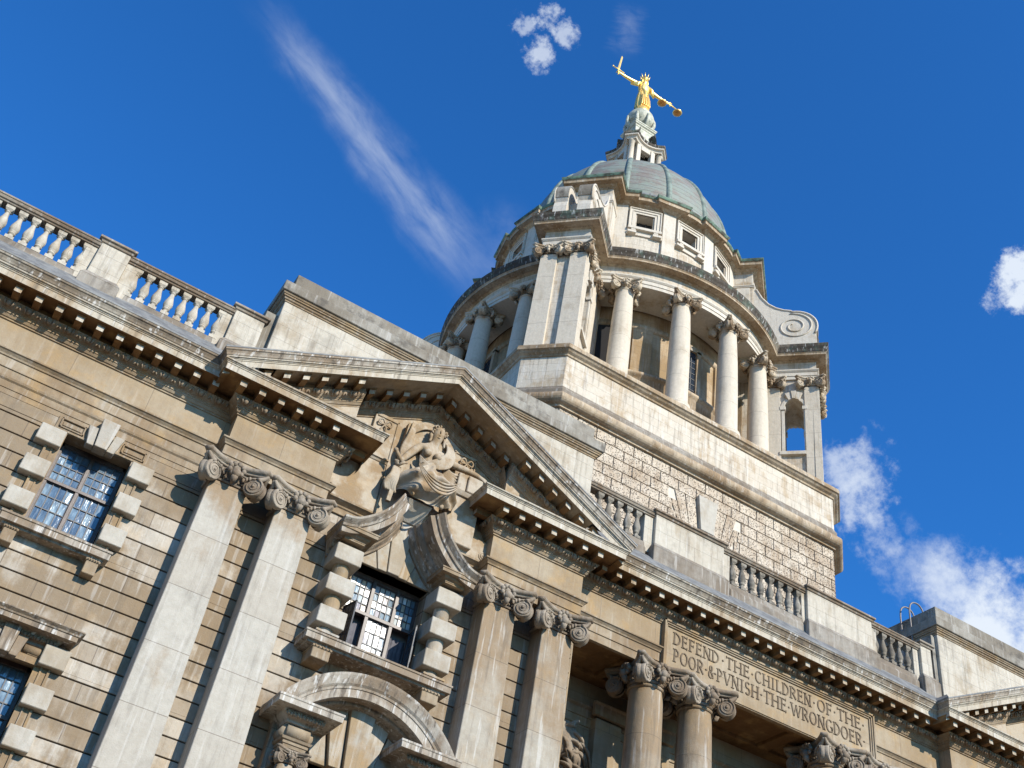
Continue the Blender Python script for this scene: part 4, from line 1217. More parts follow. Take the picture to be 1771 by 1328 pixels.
# --- arched hood over the opening below
AH = 6.95
def arc(r, a0, a1, n, cx=AH, cz=8.495): return [(cx + r * math.sin(a0 + (a1 - a0) * i / n), cz + r * math.cos(a0 + (a1 - a0) * i / n)) for i in range(n + 1)]
amax = math.asin(1.755 / 2.15)
ah = MB()
ah.sweepxz([(0.05, .55), (0.40, .46), (0.42, .44), (0.42, .40), (0.64, .39), (0.64, .41), (0.70, .41), (0.71, .27), (0.73, .26), (0.74, .22), (0.78, .18), (0.84, .04), (0.85, 0.0), (0.0, -0.04)], arc(2.15, -amax, amax, 40), 19.0, side=-1)
A1 = obj('arched_hood', ah, M['hood'], house, label='curved stone hood on two small columns over the opening below the middle window')
for sgn in (-1, 1):
    xc = AH + sgn * 1.20
    e = MB()
    e.sweep([(.0, 9.36), (.04, 9.37), (.06, 9.42), (.16, 9.50), (.18, 9.54), (.36, 9.545), (.36, 9.535), (.39, 9.535), (.395, 9.63), (.41, 9.64), (.41, 9.68), (0, 9.70)], [(xc - .22, 19.0), (xc - .22, 18.40), (xc + .22, 18.40), (xc + .22, 19.0)])
    e.box(xc - .24, xc + .24, 18.42, 19.0, 9.35, 9.69)
    o = obj('hood_entablature', e, M['hood'], house, bevel=.004)
    pf = MB()
    pf.box(xc - .20, xc + .20, 18.44, 19.0, 9.12, 9.36)
    for r_, d in ((.12, 0),):
        pf.tube([(xc - .21, 18.44, 9.24), (xc + .21, 18.44, 9.24)], [.11, .11], 14)
        pf.tube([(xc - sgn * .0 - .20, 18.44, 9.24), (xc - .20, 18.95, 9.24)], [.11, .11], 14)
        pf.tube([(xc + .20, 18.44, 9.24), (xc + .20, 18.95, 9.24)], [.11, .11], 14)
    pf.sweep([(0, 8.95), (.01, 9.0), (.03, 9.01), (.03, 9.06), (.06, 9.07), (.08, 9.11), (.0, 9.13)], [(xc - .21, 19.0), (xc - .21, 18.40), (xc + .21, 18.40), (xc + .21, 19.0)])
    pf.box(xc - .21, xc + .21, 18.40, 19.0, 8.95, 9.12)
    obj('cushion_frieze', pf, M['mould'], o)
    capS = place('capital', mesh('capital', capital_mesh(.17, True, .6), M['carved']), T4((xc, 18.62, 8.73)), o)
    cc = MB(); cc.lathe([(.19, 5.5), (.17, 8.70)], xc, 18.62, 20); obj('colonnette', cc, M['voussoir'], o)
    eg2 = MB(); egg_run(eg2, (xc - .36, 18.25), (xc + .36, 18.25), (0, -1), 9.465, 4, r=.04); obj('hood_egg_moulding', eg2, M['egg'], o)
    pb = MB(); pb.box(xc - .36 if sgn < 0 else xc - .2, xc + .2 if sgn < 0 else xc + .36, 18.80, 19.0, 5.0, 9.5)
    obj('hood_pilaster', pb, M['wall'], o, bevel=.008)
tv = MB()
AV = AH + .02
def fan(a, b_, z0, z1, y): tv.prism([(AV + a[0], z0), (AV + a[1], z0), (AV + b_[1], z1), (AV + b_[0], z1)], y, 19.2)
fan((-.14, .14), (-.27, .27), 9.06, 10.35, 18.70)
fan((-.40, -.155), (-.66, -.285), 9.07, 10.3, 18.80); fan((.155, .40), (.285, .66), 9.07, 10.3, 18.80)
fan((-.72, -.41), (-1.10, -.67), 9.07, 10.05, 18.90); fan((.41, .72), (.67, 1.10), 9.07, 10.05, 18.90)
obj('voussoir', tv, M['voussoir'], A1, bevel=.008)
bo = MB(); bo.box(6.2, 7.7, 19.35, 19.4, 6.4, 9.1); obj('dark_backing', bo, M['inside'], A1)

# ------------------------------------------------ sculpted field of the pediment
fld = MB()
for sgn in (-1, 1):
    X = lambda d: XM + .02 + sgn * d
    # low curved shoulders with a quarter-round bite, standing on the architrave shelf
    def P(pts): return [(X(a), b_) for a, b_ in pts]
    bite = [(1.30 + .52 * math.cos(t) , 15.34 + .50 * math.sin(t)) for t in [PI * (1.5) - i * PI * .5 / 8 * 1.0 for i in range(9)]]
    pts = [(.80, 14.38), (1.93, 14.38), (1.93, 14.86)] + [(1.78 - .46 * math.sin(t), 15.36 - .50 * math.cos(t)) for t in [i * PI / 2 / 8 for i in range(9)]] + [(1.32, 15.62), (.80, 15.62)]
    fld.prism(P(pts), 18.86, 19.0)
    # tall panel strip with sunk face
    fld.box(*sorted((X(.72), X(1.30))), 18.93, 19.0, 14.4, 16.0 + .9)
    for a, b_ in ((.72, .76), (1.26, 1.30)): fld.box(*sorted((X(a), X(b_))), 18.90, 18.94, 14.4, 16.85)
    fld.box(*sorted((X(.72), X(1.30))), 18.90, 18.94, 16.80, 16.88)
F1 = obj('sculpted_field', fld, M['relief'], gab, bevel=.008)
sh = MB()
for sgn in (-1, 1):
    X = lambda d: XM + .02 + sgn * d
    a, b_ = sorted((X(.78), X(1.34)))
    sh.sweep([(0, 15.60), (.02, 15.61), (.05, 15.66), (.08, 15.67), (.08, 15.71), (0, 15.72)], [(a, 18.86), (b_, 18.86)])
    volute(sh, (X(1.86), 18.84, 14.50), (0, -1), .11, 2.0, .08, hand=-sgn, res=.8)
    # ribbon bow at the head of the panel
    cx = X(1.05)
    for s2 in (-1, 1):
        sh.tube(cat_spline([(cx, 18.88, 16.62), (cx + s2 * .08, 18.84, 16.70), (cx + s2 * .15, 18.86, 16.66), (cx + s2 * .13, 18.88, 16.59), (cx, 18.88, 16.62)], 5), [.022] * 21, 6)
        sh.tube(cat_spline([(cx, 18.88, 16.60), (cx + s2 * .07, 18.88, 16.45), (cx + s2 * .05, 18.88, 16.30)], 4), [.02] * 9, 5)
obj('scroll_ornament', sh, M['relief'], gab)

# ------------------------------------------------ seated stone figure
def skin_obj(name, joints, edges, mat, parent, levels=2, label=None, root=0):
    me = bpy.data.meshes.new(name)
    me.from_pydata([j[0] for j in joints], edges, [])
    o = bpy.data.objects.new(name, me); link(o)
    sk = o.modifiers.new('Skin', 'SKIN'); sk.use_smooth_shade = True; sk.branch_smoothing = 0.6
    for i, v in enumerate(me.skin_vertices[0].data):
        r = joints[i][1]; v.radius = r if isinstance(r, tuple) else (r, r)
        v.use_root = (i == root)
    ss = o.modifiers.new('Subdivision', 'SUBSURF'); ss.levels = levels; ss.render_levels = levels
    me.materials.append(mat)
    dg = bpy.context.evaluated_depsgraph_get(); dg.update()
    me2 = bpy.data.meshes.new_from_object(o.evaluated_get(dg))
    o.modifiers.clear(); o.data = me2
    me2.name = name
    me2.polygons.foreach_set('use_smooth', [True] * len(me2.polygons))
    WORLDLOC[o.name] = Vector((0, 0, 0))
    if parent is not None: attach2(o, parent)
    if label: o['label'] = label
    return o
FY = 18.66
def J(x, z, y, r): return ((x, y, z), r)
jt = [J(7.06, 15.40, FY - .02, (.25, .18)),      # 0 pelvis
      J(7.04, 15.75, FY + .02, (.21, .15)),      # 1 waist
      J(7.02, 16.10, FY + .02, (.25, .17)),      # 2 chest
      J(7.03, 16.38, FY + .04, (.17, .13)),      # 3 upper chest
      J(7.06, 16.53, FY + .00, .085),            # 4 neck
      J(7.08, 16.68, FY - .04, .135),             # 5 jaw
      J(7.09, 16.85, FY - .02, .175),            # 6 head
      J(7.09, 16.98, FY + .00, .135),             # 7 crown
      J(6.77, 16.36, FY + .04, .115),            # 8 shoulder L(viewer)
      J(6.55, 16.02, FY + .02, .092),            # 9 elbow
      J(6.35, 15.66, FY - .06, .065),            # 10 wrist
      J(6.29, 15.56, FY - .09, .06),             # 11 hand
      J(7.33, 16.36, FY + .08, .115),            # 12 shoulder R
      J(7.62, 16.28, FY + .06, .092),            # 13
      J(7.95, 16.30, FY + .04, .082),            # 14 elbow/forearm
      J(8.25, 16.26, FY + .00, .060),            # 15 wrist
      J(8.36, 16.22, FY - .01, .055),            # 16 hand
      J(6.88, 15.34, FY - .06, .16),             # 17 hip L
      J(6.74, 15.26, FY - .22, .12),            # 18 knee L
      J(6.76, 15.00, FY - .18, .08),             # 19 shin L
      J(6.76, 14.88, FY - .2, .05),             # 20 foot
      J(7.26, 15.34, FY - .06, .16),             # 21 hip R
      J(7.46, 15.30, FY - .22, .12),            # 22 knee R
      J(7.46, 15.04, FY - .18, .08),             # 23
      J(7.46, 14.88, FY - .2, .05),             # 24 foot
      ]
ed = [(0, 1), (1, 2), (2, 3), (3, 4), (4, 5), (5, 6), (6, 7), (3, 8), (8, 9), (9, 10), (10, 11), (3, 12), (12, 13), (13, 14), (14, 15), (15, 16), (0, 17), (17, 18), (18, 19), (19, 20), (0, 21), (21, 22), (22, 23), (23, 24)]
for hi, (hx, hz, hy, dx) in ((11, (6.29, 15.56, FY - .09, -.3)), (16, (8.36, 16.22, FY - .01, .8))):
    for k in range(5):
        if hi == 11: a = J(hx - .03 - .012 * k, hz - .01 + .02 * (k - 2), hy - .05, .018); b_ = J(hx + .01, hz - .03 + .02 * (k - 2), hy - .10, .015)
        else: a = J(hx + .06, hz - .01 + .018 * (k - 2), hy - .02, .016); b_ = J(hx + .11, hz - .06 + .02 * (k - 2), hy - .03, .014)
        i = len(jt); jt += [a, b_]; ed += [(hi, i), (i, i + 1)]
fig = skin_obj('seated_figure', jt, ed, M['relief'], house, 2, label='seated stone woman in draped robe holding a sword hilt, arm resting on books')
# face and hair
fc = MB(); hx, hz = 7.09, 16.80
fc.ell((hx - .01, FY - .165, hz - .005), (.020, .045, .05), 8, 6)
fc.ell((hx - .01, FY - .155, hz - .085), (.040, .02, .012), 8, 5); fc.ell((hx - .01, FY - .150, hz - .105), (.032, .02, .012), 8, 5)
for s2 in (-1, 1):
    fc.ell((hx - .01 + s2 * .058, FY - .135, hz + .02), (.028, .02, .014), 8, 5)
    fc.tube([(hx - .01 + s2 * .02, FY - .155, hz + .05), (hx - .01 + s2 * .10, FY - .13, hz + .05)], [.012, .010], 5)
fc.ell((hx - .01, FY - .125, hz - .145), (.045, .04, .03), 8, 5)
obj('face', fc, M['relief'], fig)
hr = MB(); rnd = random.Random(5)
for k in range(46):
    a = rnd.uniform(-.3, PI + .3); rr = rnd.uniform(.125, .165)
    x = hx + rr * math.cos(a); z = hz + .03 + rr * math.sin(a); yv = FY - .06 + rnd.uniform(-.05, .09)
    hr.tube(cat_spline([(x, yv, z), (x + .03 * math.cos(a + 1), yv - .02, z + .03 * math.sin(a + 1)), (x + .01, yv, z - .04)], 3), [.022, .026, .026, .026, .022, .018, .012], 5)
for s2 in (-1, 1):
    for k in range(4):
        hr.tube(cat_spline([(hx + s2 * (.14 + .01 * k), FY - .03 + .02 * k, hz + .02), (hx + s2 * (.19 - .01 * k), FY - .06, hz - .10), (hx + s2 * (.15 + .01 * k), FY - .06, hz - .20 - .03 * k)], 4), [.03] * 9, 6)
obj('hair', hr, M['relief'], fig)
# robe over the legs: hanging folds and the great curved swags, plus the cloak sweeping behind
def cloth(mb, rows, thick=.02, seg=1):
    """grid of 3d points -> surface"""
    n = len(rows); m = len(rows[0]); vs = [p for r in rows for p in r]; fs = []
    for i in range(n - 1):
        for j in range(m - 1): fs.append((i * m + j, i * m + j + 1, (i + 1) * m + j + 1, (i + 1) * m + j))
    mb.add(vs, fs, True)
rb = MB()
rows = []
NR, NC = 34, 60
for i in range(NR):
    t = i / (NR - 1); row = []
    for j in range(NC):
        s_ = j / (NC - 1); u_ = (s_ - .5) * 2
        w0 = .30 + .40 * min(1, t * 1.7) ** .8                       # narrow at the waist, wide over the knees
        x = 7.06 + .02 * t + u_ * w0 + .05 * t
        z = 15.86 - .12 * abs(u_) * (1 - t) - 1.02 * t + .26 * t * abs(u_) ** 1.6 * (1 if u_ > 0 else .7)
        lap = .27 * math.sin(PI * min(1, t * 1.02) ** 1.15) ** .8
        knees = .10 * math.exp(-((t - .50) / .24) ** 2) * (math.exp(-((u_ + .62) / .24) ** 2) + math.exp(-((u_ - .60) / .24) ** 2))
        side = -.30 * abs(u_) ** 3.2 + .10 * max(0, t - .8) * 5
        sw1 = .060 * math.sin(17 * (t + .38 * (1 - u_ * u_)) + 1.2) * min(1, t * 2.2)
        dg = .036 * math.sin(15 * (u_ * .8 + t * .7)) * (1 - .6 * t)
        row.append((x, FY - .16 - lap - knees - side - sw1 - dg, z))
    rows.append(row)
cloth(rb, rows)
for k in range(7):
    a = .12 + .12 * k
    pts = []
    for j in range(15):
        s_ = j / 14; u_ = (s_ - .5) * 2
        pts.append((6.60 + 1.02 * s_, FY - .30 - .16 * (1 - u_ * u_) * (a) - .06 * a, 15.60 - a * .25 - (.62 * a) * (1 - u_ * u_) - .05 * s_))
    if k > 2: rb.tube([(p[0], p[1] - .26, p[2]) for p in pts], [.008 + .020 * math.sin(PI * j / 14) for j in range(15)], 7)
obj('robe', rb, M['relief'], fig)
ck = MB()
for k in range(13):
    # cloak billowing from the left of the head over and down the right side
    f = k / 12
    pts = [(6.42 + .16 * f, FY + .14 - .02 * f, 16.42 + .25 * f), (6.62 + .15 * f, FY + .08, 16.92 - .05 * f), (7.02, FY + .13, 17.10 - .14 * f), (7.42 - .06 * f, FY + .08, 16.80 - .05 * f), (7.58 - .22 * f, FY - .02 - .06 * f, 16.42 - .05 * f), (7.48 - .38 * f, FY - .10 - .08 * f, 16.05 - .03 * f), (7.12 - .40 * f + .1, FY - .12 - .05 * f, 15.86 - .05 * f)]
    sp_ = cat_spline(pts, 5); n = len(sp_)
    ck.tube(sp_, [.010 + (.030 if f < .5 else .020) * math.sin(PI * i / (n - 1)) for i in range(n)], 6)
for k in range(9):
    f = k / 8
    pts = [(6.50 + .08 * f, FY + .12, 16.95 - .10 * f), (6.46 + .10 * f, FY + .08, 16.55), (6.38 + .16 * f, FY + .10, 16.12 - .1 * f), (6.42 + .14 * f, FY + .1, 15.85)]
    sp_ = cat_spline(pts, 5); n = len(sp_)
    ck.tube(sp_, [.010 + .03 * math.sin(PI * i / (n - 1)) for i in range(n)], 6)
for k in range(8):
    f = k / 7
    pts = [(7.36 + .05 * f, FY + .02, 16.15 - .30 * f), (7.60 + .04 * f, FY - .02, 15.98 - .34 * f), (7.80 - .05 * f, FY + .06, 16.10 - .62 * f)]
    sp_ = cat_spline(pts, 5); n = len(sp_)
    ck.tube(sp_, [.012 + .034 * math.sin(PI * i / (n - 1)) for i in range(n)], 6)
for k in range(6):
    f = k / 5
    pts = [(6.75 + .02 * f, FY - .10, 16.02 - .14 * f), (7.00, FY - .19, 15.78 - .13 * f), (7.30, FY - .12, 15.72 - .15 * f)]
    sp_ = cat_spline(pts, 5); n = len(sp_)
    ck.tube(sp_, [.010 + .022 * math.sin(PI * i / (n - 1)) for i in range(n)], 6)
bk_ = MB(); bk_.prism([(6.38, 15.5), (6.42, 16.9), (6.75, 17.02), (7.1, 17.12), (7.5, 16.85), (7.75, 16.35), (7.75, 15.5)], FY + .15, FY + .3)
obj('cloak', ck, M['relief'], fig)
obj('relief_ground', bk_, M['relief'], gab)
# torso modelling
bs = MB()
for s2 in (-1, 1): bs.ell((7.02 + s2 * .125, FY - .155, 16.13), (.095, .075, .085), 12, 8)
bs.ell((7.04, FY - .10, 15.86), (.16, .09, .16), 12, 8)
obj('torso_modelling', bs, M['relief'], fig)
# books under the right hand, sword hilt in the left, hanging cloth below it
bk2 = MB()
bk2.box(7.80, 8.02, 18.66, 18.98, 15.72, 16.17); bk2.box(8.03, 8.38, 18.60, 18.98, 15.72, 16.15); bk2.box(7.72, 8.45, 18.72, 19.0, 14.45, 15.66)
obj('books', bk2, M['relief'], gab, bevel=.015)
bsh = MB(); bsh.sweep([(0, 15.60), (.03, 15.61), (.06, 15.66), (.08, 15.70), (0, 15.72)], [(7.70, 18.70), (8.48, 18.70)])
obj('book_shelf', bsh, M['relief'], gab)
sw = MB(); sw.tube([(6.18, FY - .18, 15.80), (6.40, FY - .14, 15.58)], [.042, .042], 10); sw.ell((6.17, FY - .18, 15.81), (.055, .055, .055), 10, 8)
sw.tube([(6.30, FY - .12, 15.48), (6.40, FY - .22, 15.56), (6.50, FY - .12, 15.66)], [.03, .035, .03], 8)
sw.frustum((6.27, 6.36, FY - .10, FY - .02, 14.6), (6.33, 6.43, FY - .10, FY - .02, 15.5))
obj('sword_hilt', sw, M['relief'], gab)
hc = MB()
for k in range(6):
    f = k / 5
    sp_ = cat_spline([(6.26 + .10 * f, FY - .10, 15.45), (6.22 + .14 * f, FY - .14, 15.20), (6.14 + .22 * f, FY - .10, 15.00 + .04 * math.sin(k)), (6.20 + .22 * f, FY - .06, 14.86)], 4)
    hc.tube(sp_, [.05 - .025 * abs(i / (len(sp_) - 1) - .4) for i in range(len(sp_))], 6)
obj('hanging_cloth', hc, M['relief'], gab)

# ------------------------------------------------ loggia on the right
lg = MB()
lg.box(11.40, 11.43, YW + .02, 20.9, 0, 13.84)          # left reveal
lg.box(22.55, 22.70, YW + .02, 20.9, 0, 13.84)
bw = MB(); bw.box(11.35, 22.75, 20.80, 21.1, 0, 14.2)
L1 = obj('loggia', bw, M['towertan'] if False else M['frieze'], house, label='deep shaded loggia behind two pairs of columns')
obj('loggia_reveal', lg, M['frieze'], L1)
lp = MB()
for x in (13.55, 14.95, 19.05, 20.45): lp.box(x - .36, x + .36, 20.55, 20.9, 0, 12.95)
obj('wall_pilaster', lp, M['frieze'], L1, bevel=.01)
be = MB(); be.sweep([(0, 12.75), (.03, 12.76), (.03, 12.95), (.06, 12.96), (.06, 13.15), (.12, 13.2), (.12, 13.25), (0, 13.26)], [(11.4, 20.8), (22.7, 20.8)])
be.sweep([(.2, 13.0), (.3, 13.01), (.3, 13.25), (.36, 13.3), (.2, 13.35)], [(13.1, 20.8), (15.4, 20.8)])
obj('wall_entablature', be, M['mould'], L1)
# soffit with sunk panels
so_ = MB(); so_.box(11.35, 22.75, YW + .02, 20.85, 13.93, 14.0)
for a, b_ in ((11.4, 12.35), (12.95, 13.15), (15.4, 16.1), (17.85, 18.2), (21.0, 21.2), (22.1, 22.7)): so_.box(a, b_, YW + .22, 20.45, 13.84, 13.94)
so_.box(11.4, 22.7, YW + .01, YW + .24, 13.84, 13.94); so_.box(11.4, 22.7, 20.42, 20.85, 13.84, 13.94)
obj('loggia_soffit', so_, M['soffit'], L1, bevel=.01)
capC = mesh('capital', capital_mesh(0.385, True), M['carved'])
for x, l in ((13.58, 'left column of the nearer loggia pair'), (14.97, 'right column of the nearer loggia pair'), (18.95, 'left column of the farther loggia pair, only its head in view'), (20.33, 'right column of the farther loggia pair, only its head in view')):
    c = MB(); c.lathe([(.50, 3.0), (.475, 6.0), (.45, 9.5), (.42, 11.5), (.385, 13.22), (.385, 13.24)], x, 19.22, 40)
    c.lathe([(.39, 13.22), (.42, 13.235), (.43, 13.26), (.42, 13.285), (.39, 13.30), (.385, 13.335)], x, 19.22, 40)
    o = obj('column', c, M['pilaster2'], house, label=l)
    place('capital', capC, T4((x, 19.22, 13.335)), o)
# inscription panel, sunk lettering
ip = MB()
ip.box(13.80, 20.26, 18.955, 19.05, 13.84, 15.06)
IP = obj('inscription_panel', ip, M['frieze'], house, label='long inscribed stone panel over the loggia')
ifr = MB()
for d, w_, y_ in ((0, .05, 18.86), (.05, .04, 18.89), (.09, .04, 18.92)):
    ifr.box(13.74 + d, 13.74 + d + w_, y_, 19.0, 13.83, 15.10 - d); ifr.box(20.33 - d - w_, 20.33 - d, y_, 19.0, 13.83, 15.10 - d)
    ifr.box(13.74 + d, 20.33 - d, y_, 19.0, 15.10 - d - w_, 15.10 - d)
obj('panel_frame', ifr, M['mould'], IP, bevel=.004)
FONT = {
 'D': (1.0, ['v0', 'a0']), }
def stroke(mb, pts, w, z0, sc):
    pass
LET = MB()
def quad_strip(pts, w, y=18.955, d=.020):
    """raised stroke along points in (x,z)"""
    P = [Vector(p) for p in pts]; n = len(P); L_ = []; R_ = []
    for i in range(n):
        t = (P[min(i + 1, n - 1)] - P[max(i - 1, 0)]).normalized(); nn = Vector((-t.y, t.x)) * (w[i] if hasattr(w, '__len__') else w) / 2
        L_.append(P[i] + nn); R_.append(P[i] - nn)
    vs = []
    for a, b_ in zip(L_, R_): vs += [(a.x, y, a.y), (b_.x, y, b_.y), (a.x * .85 + b_.x * .15, y - d, a.y * .85 + b_.y * .15), (b_.x * .85 + a.x * .15, y - d, b_.y * .85 + a.y * .15)]
    fs = []
    for i in range(n - 1):
        o = 4 * i; fs += [(o, o + 4, o + 6, o + 2), (o + 2, o + 6, o + 7, o + 3), (o + 3, o + 7, o + 5, o + 1)]
    fs += [(0, 2, 3, 1), (4 * n - 4, 4 * n - 3, 4 * n - 1, 4 * n - 2)]
    LET.add(vs, fs)
def arcp(cx, cz, rx, rz, a0, a1, n=12): return [(cx + rx * math.cos(math.radians(a0 + (a1 - a0) * i / n)), cz + rz * math.sin(math.radians(a0 + (a1 - a0) * i / n))) for i in range(n + 1)]
def letter(ch, x, z, w, h):
    th = .052; tn = .030; s_ = .045
    def V(px, w_=None): quad_strip([(x + px * w, z), (x + px * w, z + h)], w_ or th); ser(px, 0); ser(px, 1)
    def ser(px, pz): quad_strip([(x + px * w - s_, z + pz * h), (x + px * w + s_, z + pz * h)], .022)
    def Hh(x0, x1, pz, w_=None, fin=False):
        quad_strip([(x + x0 * w, z + pz * h), (x + x1 * w, z + pz * h)], w_ or tn)
        if fin: quad_strip([(x + x1 * w, z + pz * h - .032), (x + x1 * w, z + pz * h + .032)], .020)
    def Ln(a, b_, w_=None): quad_strip([(x + a[0] * w, z + a[1] * h), (x + b_[0] * w, z + b_[1] * h)], w_ or th)
    def Ar(cx, cz, rx, rz, a0, a1, thin=False):
        p = arcp(x + cx * w, z + cz * h, rx * w, rz * h, a0, a1)
        ww = [tn + (th - tn) * abs(math.cos(math.radians(a0 + (a1 - a0) * i / 12))) for i in range(13)]
        quad_strip(p, ww)
    if ch == 'D': V(.15); Ar(.15, .5, .80, .5, -90, 90)
    elif ch == 'E': V(.2); Hh(.2, .9, 0.02, fin=True); Hh(.2, .75, .55, fin=True); Hh(.2, .85, .98, fin=True)
    elif ch == 'F': V(.2); Hh(.2, .75, .52, fin=True); Hh(.2, .88, .98, fin=True)
    elif ch == 'N': V(.12, tn); V(.88, tn); Ln((.10, 1), (.88, 0), th * 1.1)
    elif ch == 'T': V(.5); Hh(.02, .98, .98, fin=True); quad_strip([(x + .02 * w, z + .98 * h - .032), (x + .02 * w, z + .98 * h + .032)], .02)
    elif ch == 'H': V(.12); V(.88); Hh(.12, .88, .52)
    elif ch == 'C': Ar(.58, .5, .50, .5, 48, 312)
    elif ch == 'I': V(.5)
    elif ch == 'L': V(.2); Hh(.2, .95, .02, fin=True)
    elif ch == 'R': V(.15); Ar(.15, .74, .66, .26, -90, 90); Ln((.42, .50), (.98, 0), th)
    elif ch == 'P': V(.2); Ar(.2, .72, .66, .28, -90, 90)
    elif ch == 'O': Ar(.5, .5, .46, .5, 0, 360)
    elif ch == 'V': Ln((.02, 1), (.5, 0), th); Ln((.5, 0), (.98, 1), tn); ser(.04, 1); ser(.96, 1)
    elif ch == 'S': Ar(.5, .755, .36, .245, 30, 270); Ar(.5, .26, .40, .26, 90, -150)
    elif ch == 'W': Ln((.0, 1), (.27, 0), th); Ln((.27, 0), (.5, .95), tn); Ln((.5, .95), (.73, 0), th); Ln((.73, 0), (1.0, 1), tn); ser(.02, 1); ser(.98, 1)
    elif ch == 'G': Ar(.56, .5, .48, .5, 45, 345); quad_strip([(x + .92 * w, z + .02 * h), (x + .92 * w, z + .42 * h)], th * .8); Hh(.70, 1.0, .42)
    elif ch == '&': Ar(.48, .76, .24, .22, -60, 270); Ar(.45, .27, .36, .27, 60, 350); Ln((.35, .6), (.95, .02), tn); Ln((.78, .25), (.95, .5), tn)
    elif ch == '.':
        LET.ell((x + w / 2, 18.95, z + h * .5), (.028, .02, .028), 8, 5)
WGT = {'I': .55, 'W': 1.45, 'O': 1.08, 'C': 1.0, 'D': 1.0, 'N': 1.08, 'H': 1.1, 'T': .92, 'E': .86, 'F': .82, 'L': .78, 'R': .98, 'P': .88, 'V': 1.0, 'S': .82, 'G': 1.0, '&': .9}
def word(wd, x0, x1, z, h):
    tot = sum(WGT[c] for c in wd); gap = .045; u_ = (x1 - x0 - gap * (len(wd) - 1)) / tot; x = x0
    for c in wd:
        letter(c, x, z, WGT[c] * u_, h); x += WGT[c] * u_ + gap
for wd, a, b_ in (('DEFEND', 14.06, 15.40), ('THE', 15.63, 16.34), ('CHILDREN', 16.52, 18.28), ('OF', 18.50, 18.97), ('THE', 19.15, 19.92)): word(wd, a, b_, 14.585, .29)
for x in (15.53, 16.43, 18.39, 19.06, 20.01): letter('.', x - .03, 14.585, .06, .29)
for wd, a, b_ in (('POOR', 14.08, 14.96), ('&', 15.11, 15.26), ('PVNISH', 15.36, 16.62), ('THE', 16.79, 17.49), ('WRONGDOER', 17.65, 19.93)): word(wd, a, b_, 14.15, .31)
for x in (15.04, 15.31, 16.71, 17.57, 20.01): letter('.', x - .03, 14.15, .06, .31)
obj('lettering', LET, M['letter'], IP)
# carved trophy on the loggia wall: shield, leaves and hanging cloth
tr = MB(); rnd = random.Random(11)
for k in range(26):
    a = rnd.uniform(-1.2, .9); L_ = rnd.uniform(.35, .75)
    cx, cz = 12.35 + rnd.uniform(-.1, .25), 12.1 + rnd.uniform(-.5, .35)
    p = [(cx, 20.66, cz), (cx + .5 * L_ * math.cos(a), 20.50 - rnd.uniform(0, .12), cz + .5 * L_ * math.sin(a) - .03), (cx + L_ * math.cos(a), 20.62, cz + L_ * math.sin(a) - .16)]
    sp_ = cat_spline(p, 5); n = len(sp_); tr.tube(sp_, [.02 + .075 * math.sin(PI * (i / (n - 1)) ** .8) for i in range(n)], 6, flat=.5)
for k in range(16):
    x = 12.0 + .8 * rnd.random(); sp_ = cat_spline([(x, 20.62, 11.5 + rnd.uniform(-.1, .2)), (x + rnd.uniform(-.12, .12), 20.45, 10.9), (x + rnd.uniform(-.1, .1), 20.58, 10.2)], 6); n = len(sp_)
    tr.tube(sp_, [.05 + .04 * math.sin(i * 1.1 + k) for i in range(n)], 6)
tr.ell((12.45, 20.6, 12.2), (.32, .2, .42), 14, 10)
obj('carved_trophy', tr, M['carved'], L1, label='carved trophy of leaves and cloth on the loggia wall')
# plain ground storey below the loggia and unseen building mass behind, so nothing is hollow and light is blocked
ms = MB(); ms.box(11.40, 36, 19.0, 19.4, 0, 3.0); ms.box(24.9, 36, 19.03, 19.5, 3.0, 16.0)
obj('ground_storey', ms, M['wall'], house)
ms = MB(); ms.box(-8, 36, 20.0 + 2, 22.2, 0, 16.4); ms.box(-8, 36, 19.3, 45, 16.30, 16.40); ms.box(-8.2, -8, 19.0, 45, 0, 16.4); ms.box(36, 36.2, 19, 45, 0, 16.4)
ms.box(-8, 11.4, 19.6, 19.7, 0, 15.6)
obj('light_block_roof', ms, M['roof'], house)  # unseen roof slab and outer walls, put in to block light

# ============================================================ THE DOMED TOWER
TX, TY = 20.3, 33.55
tower = empty('domed_tower', (TX, TY, 16.4), 'tall stone tower with ring of columns, corner piers with scrolls and green ribbed copper dome', 'tower')
R2_ = math.sqrt(0.5)
def octa(a, c): return [(TX - c, TY - a), (TX + c, TY - a), (TX + a, TY - c), (TX + a, TY + c), (TX + c, TY + a), (TX - c, TY + a), (TX - a, TY + c), (TX - a, TY - c)]
A0, C0 = 7.52, 6.32
# base: smooth band + strings
sm = MB(); sm.sweep([(0.0, 27.28), (0.0, 28.74)], octa(A0, C0), closed=True)
SB = obj('base_wall', sm, M['towerwall'], tower)
wb = MB(); wb.sweep([(0.0, 26.90), (0.10, 26.94), (0.10, 27.10), (0.03, 27.22), (0.0, 27.30)], octa(A0, C0), closed=True)
obj('weathered_band', wb, M['block'], SB)
ro = MB(); ro.sweep([(-.1, 26.36), (0.02, 26.37), (0.02, 26.44), (0.05, 26.46)] + [(0.05 + .235 * math.sin(t), 26.695 - .235 * math.cos(t)) for t in [PI * i / 10 for i in range(1, 10)]] + [(0.05, 26.935), (0.0, 26.94)], octa(A0, C0), closed=True, smooth=False)
obj('roll_moulding', ro, M['towermould'], SB)
to = MB(); to.sweep([(0.0, 28.70), (0.05, 28.72), (0.07, 28.78), (0.16, 28.84), (0.21, 28.90), (0.27, 28.93), (0.28, 29.04), (0.25, 29.06), (0.25, 29.13), (0.10, 29.17), (-0.5, 29.18)], octa(A0, C0), closed=True)
obj('string_course', to, M['towermould'], SB)
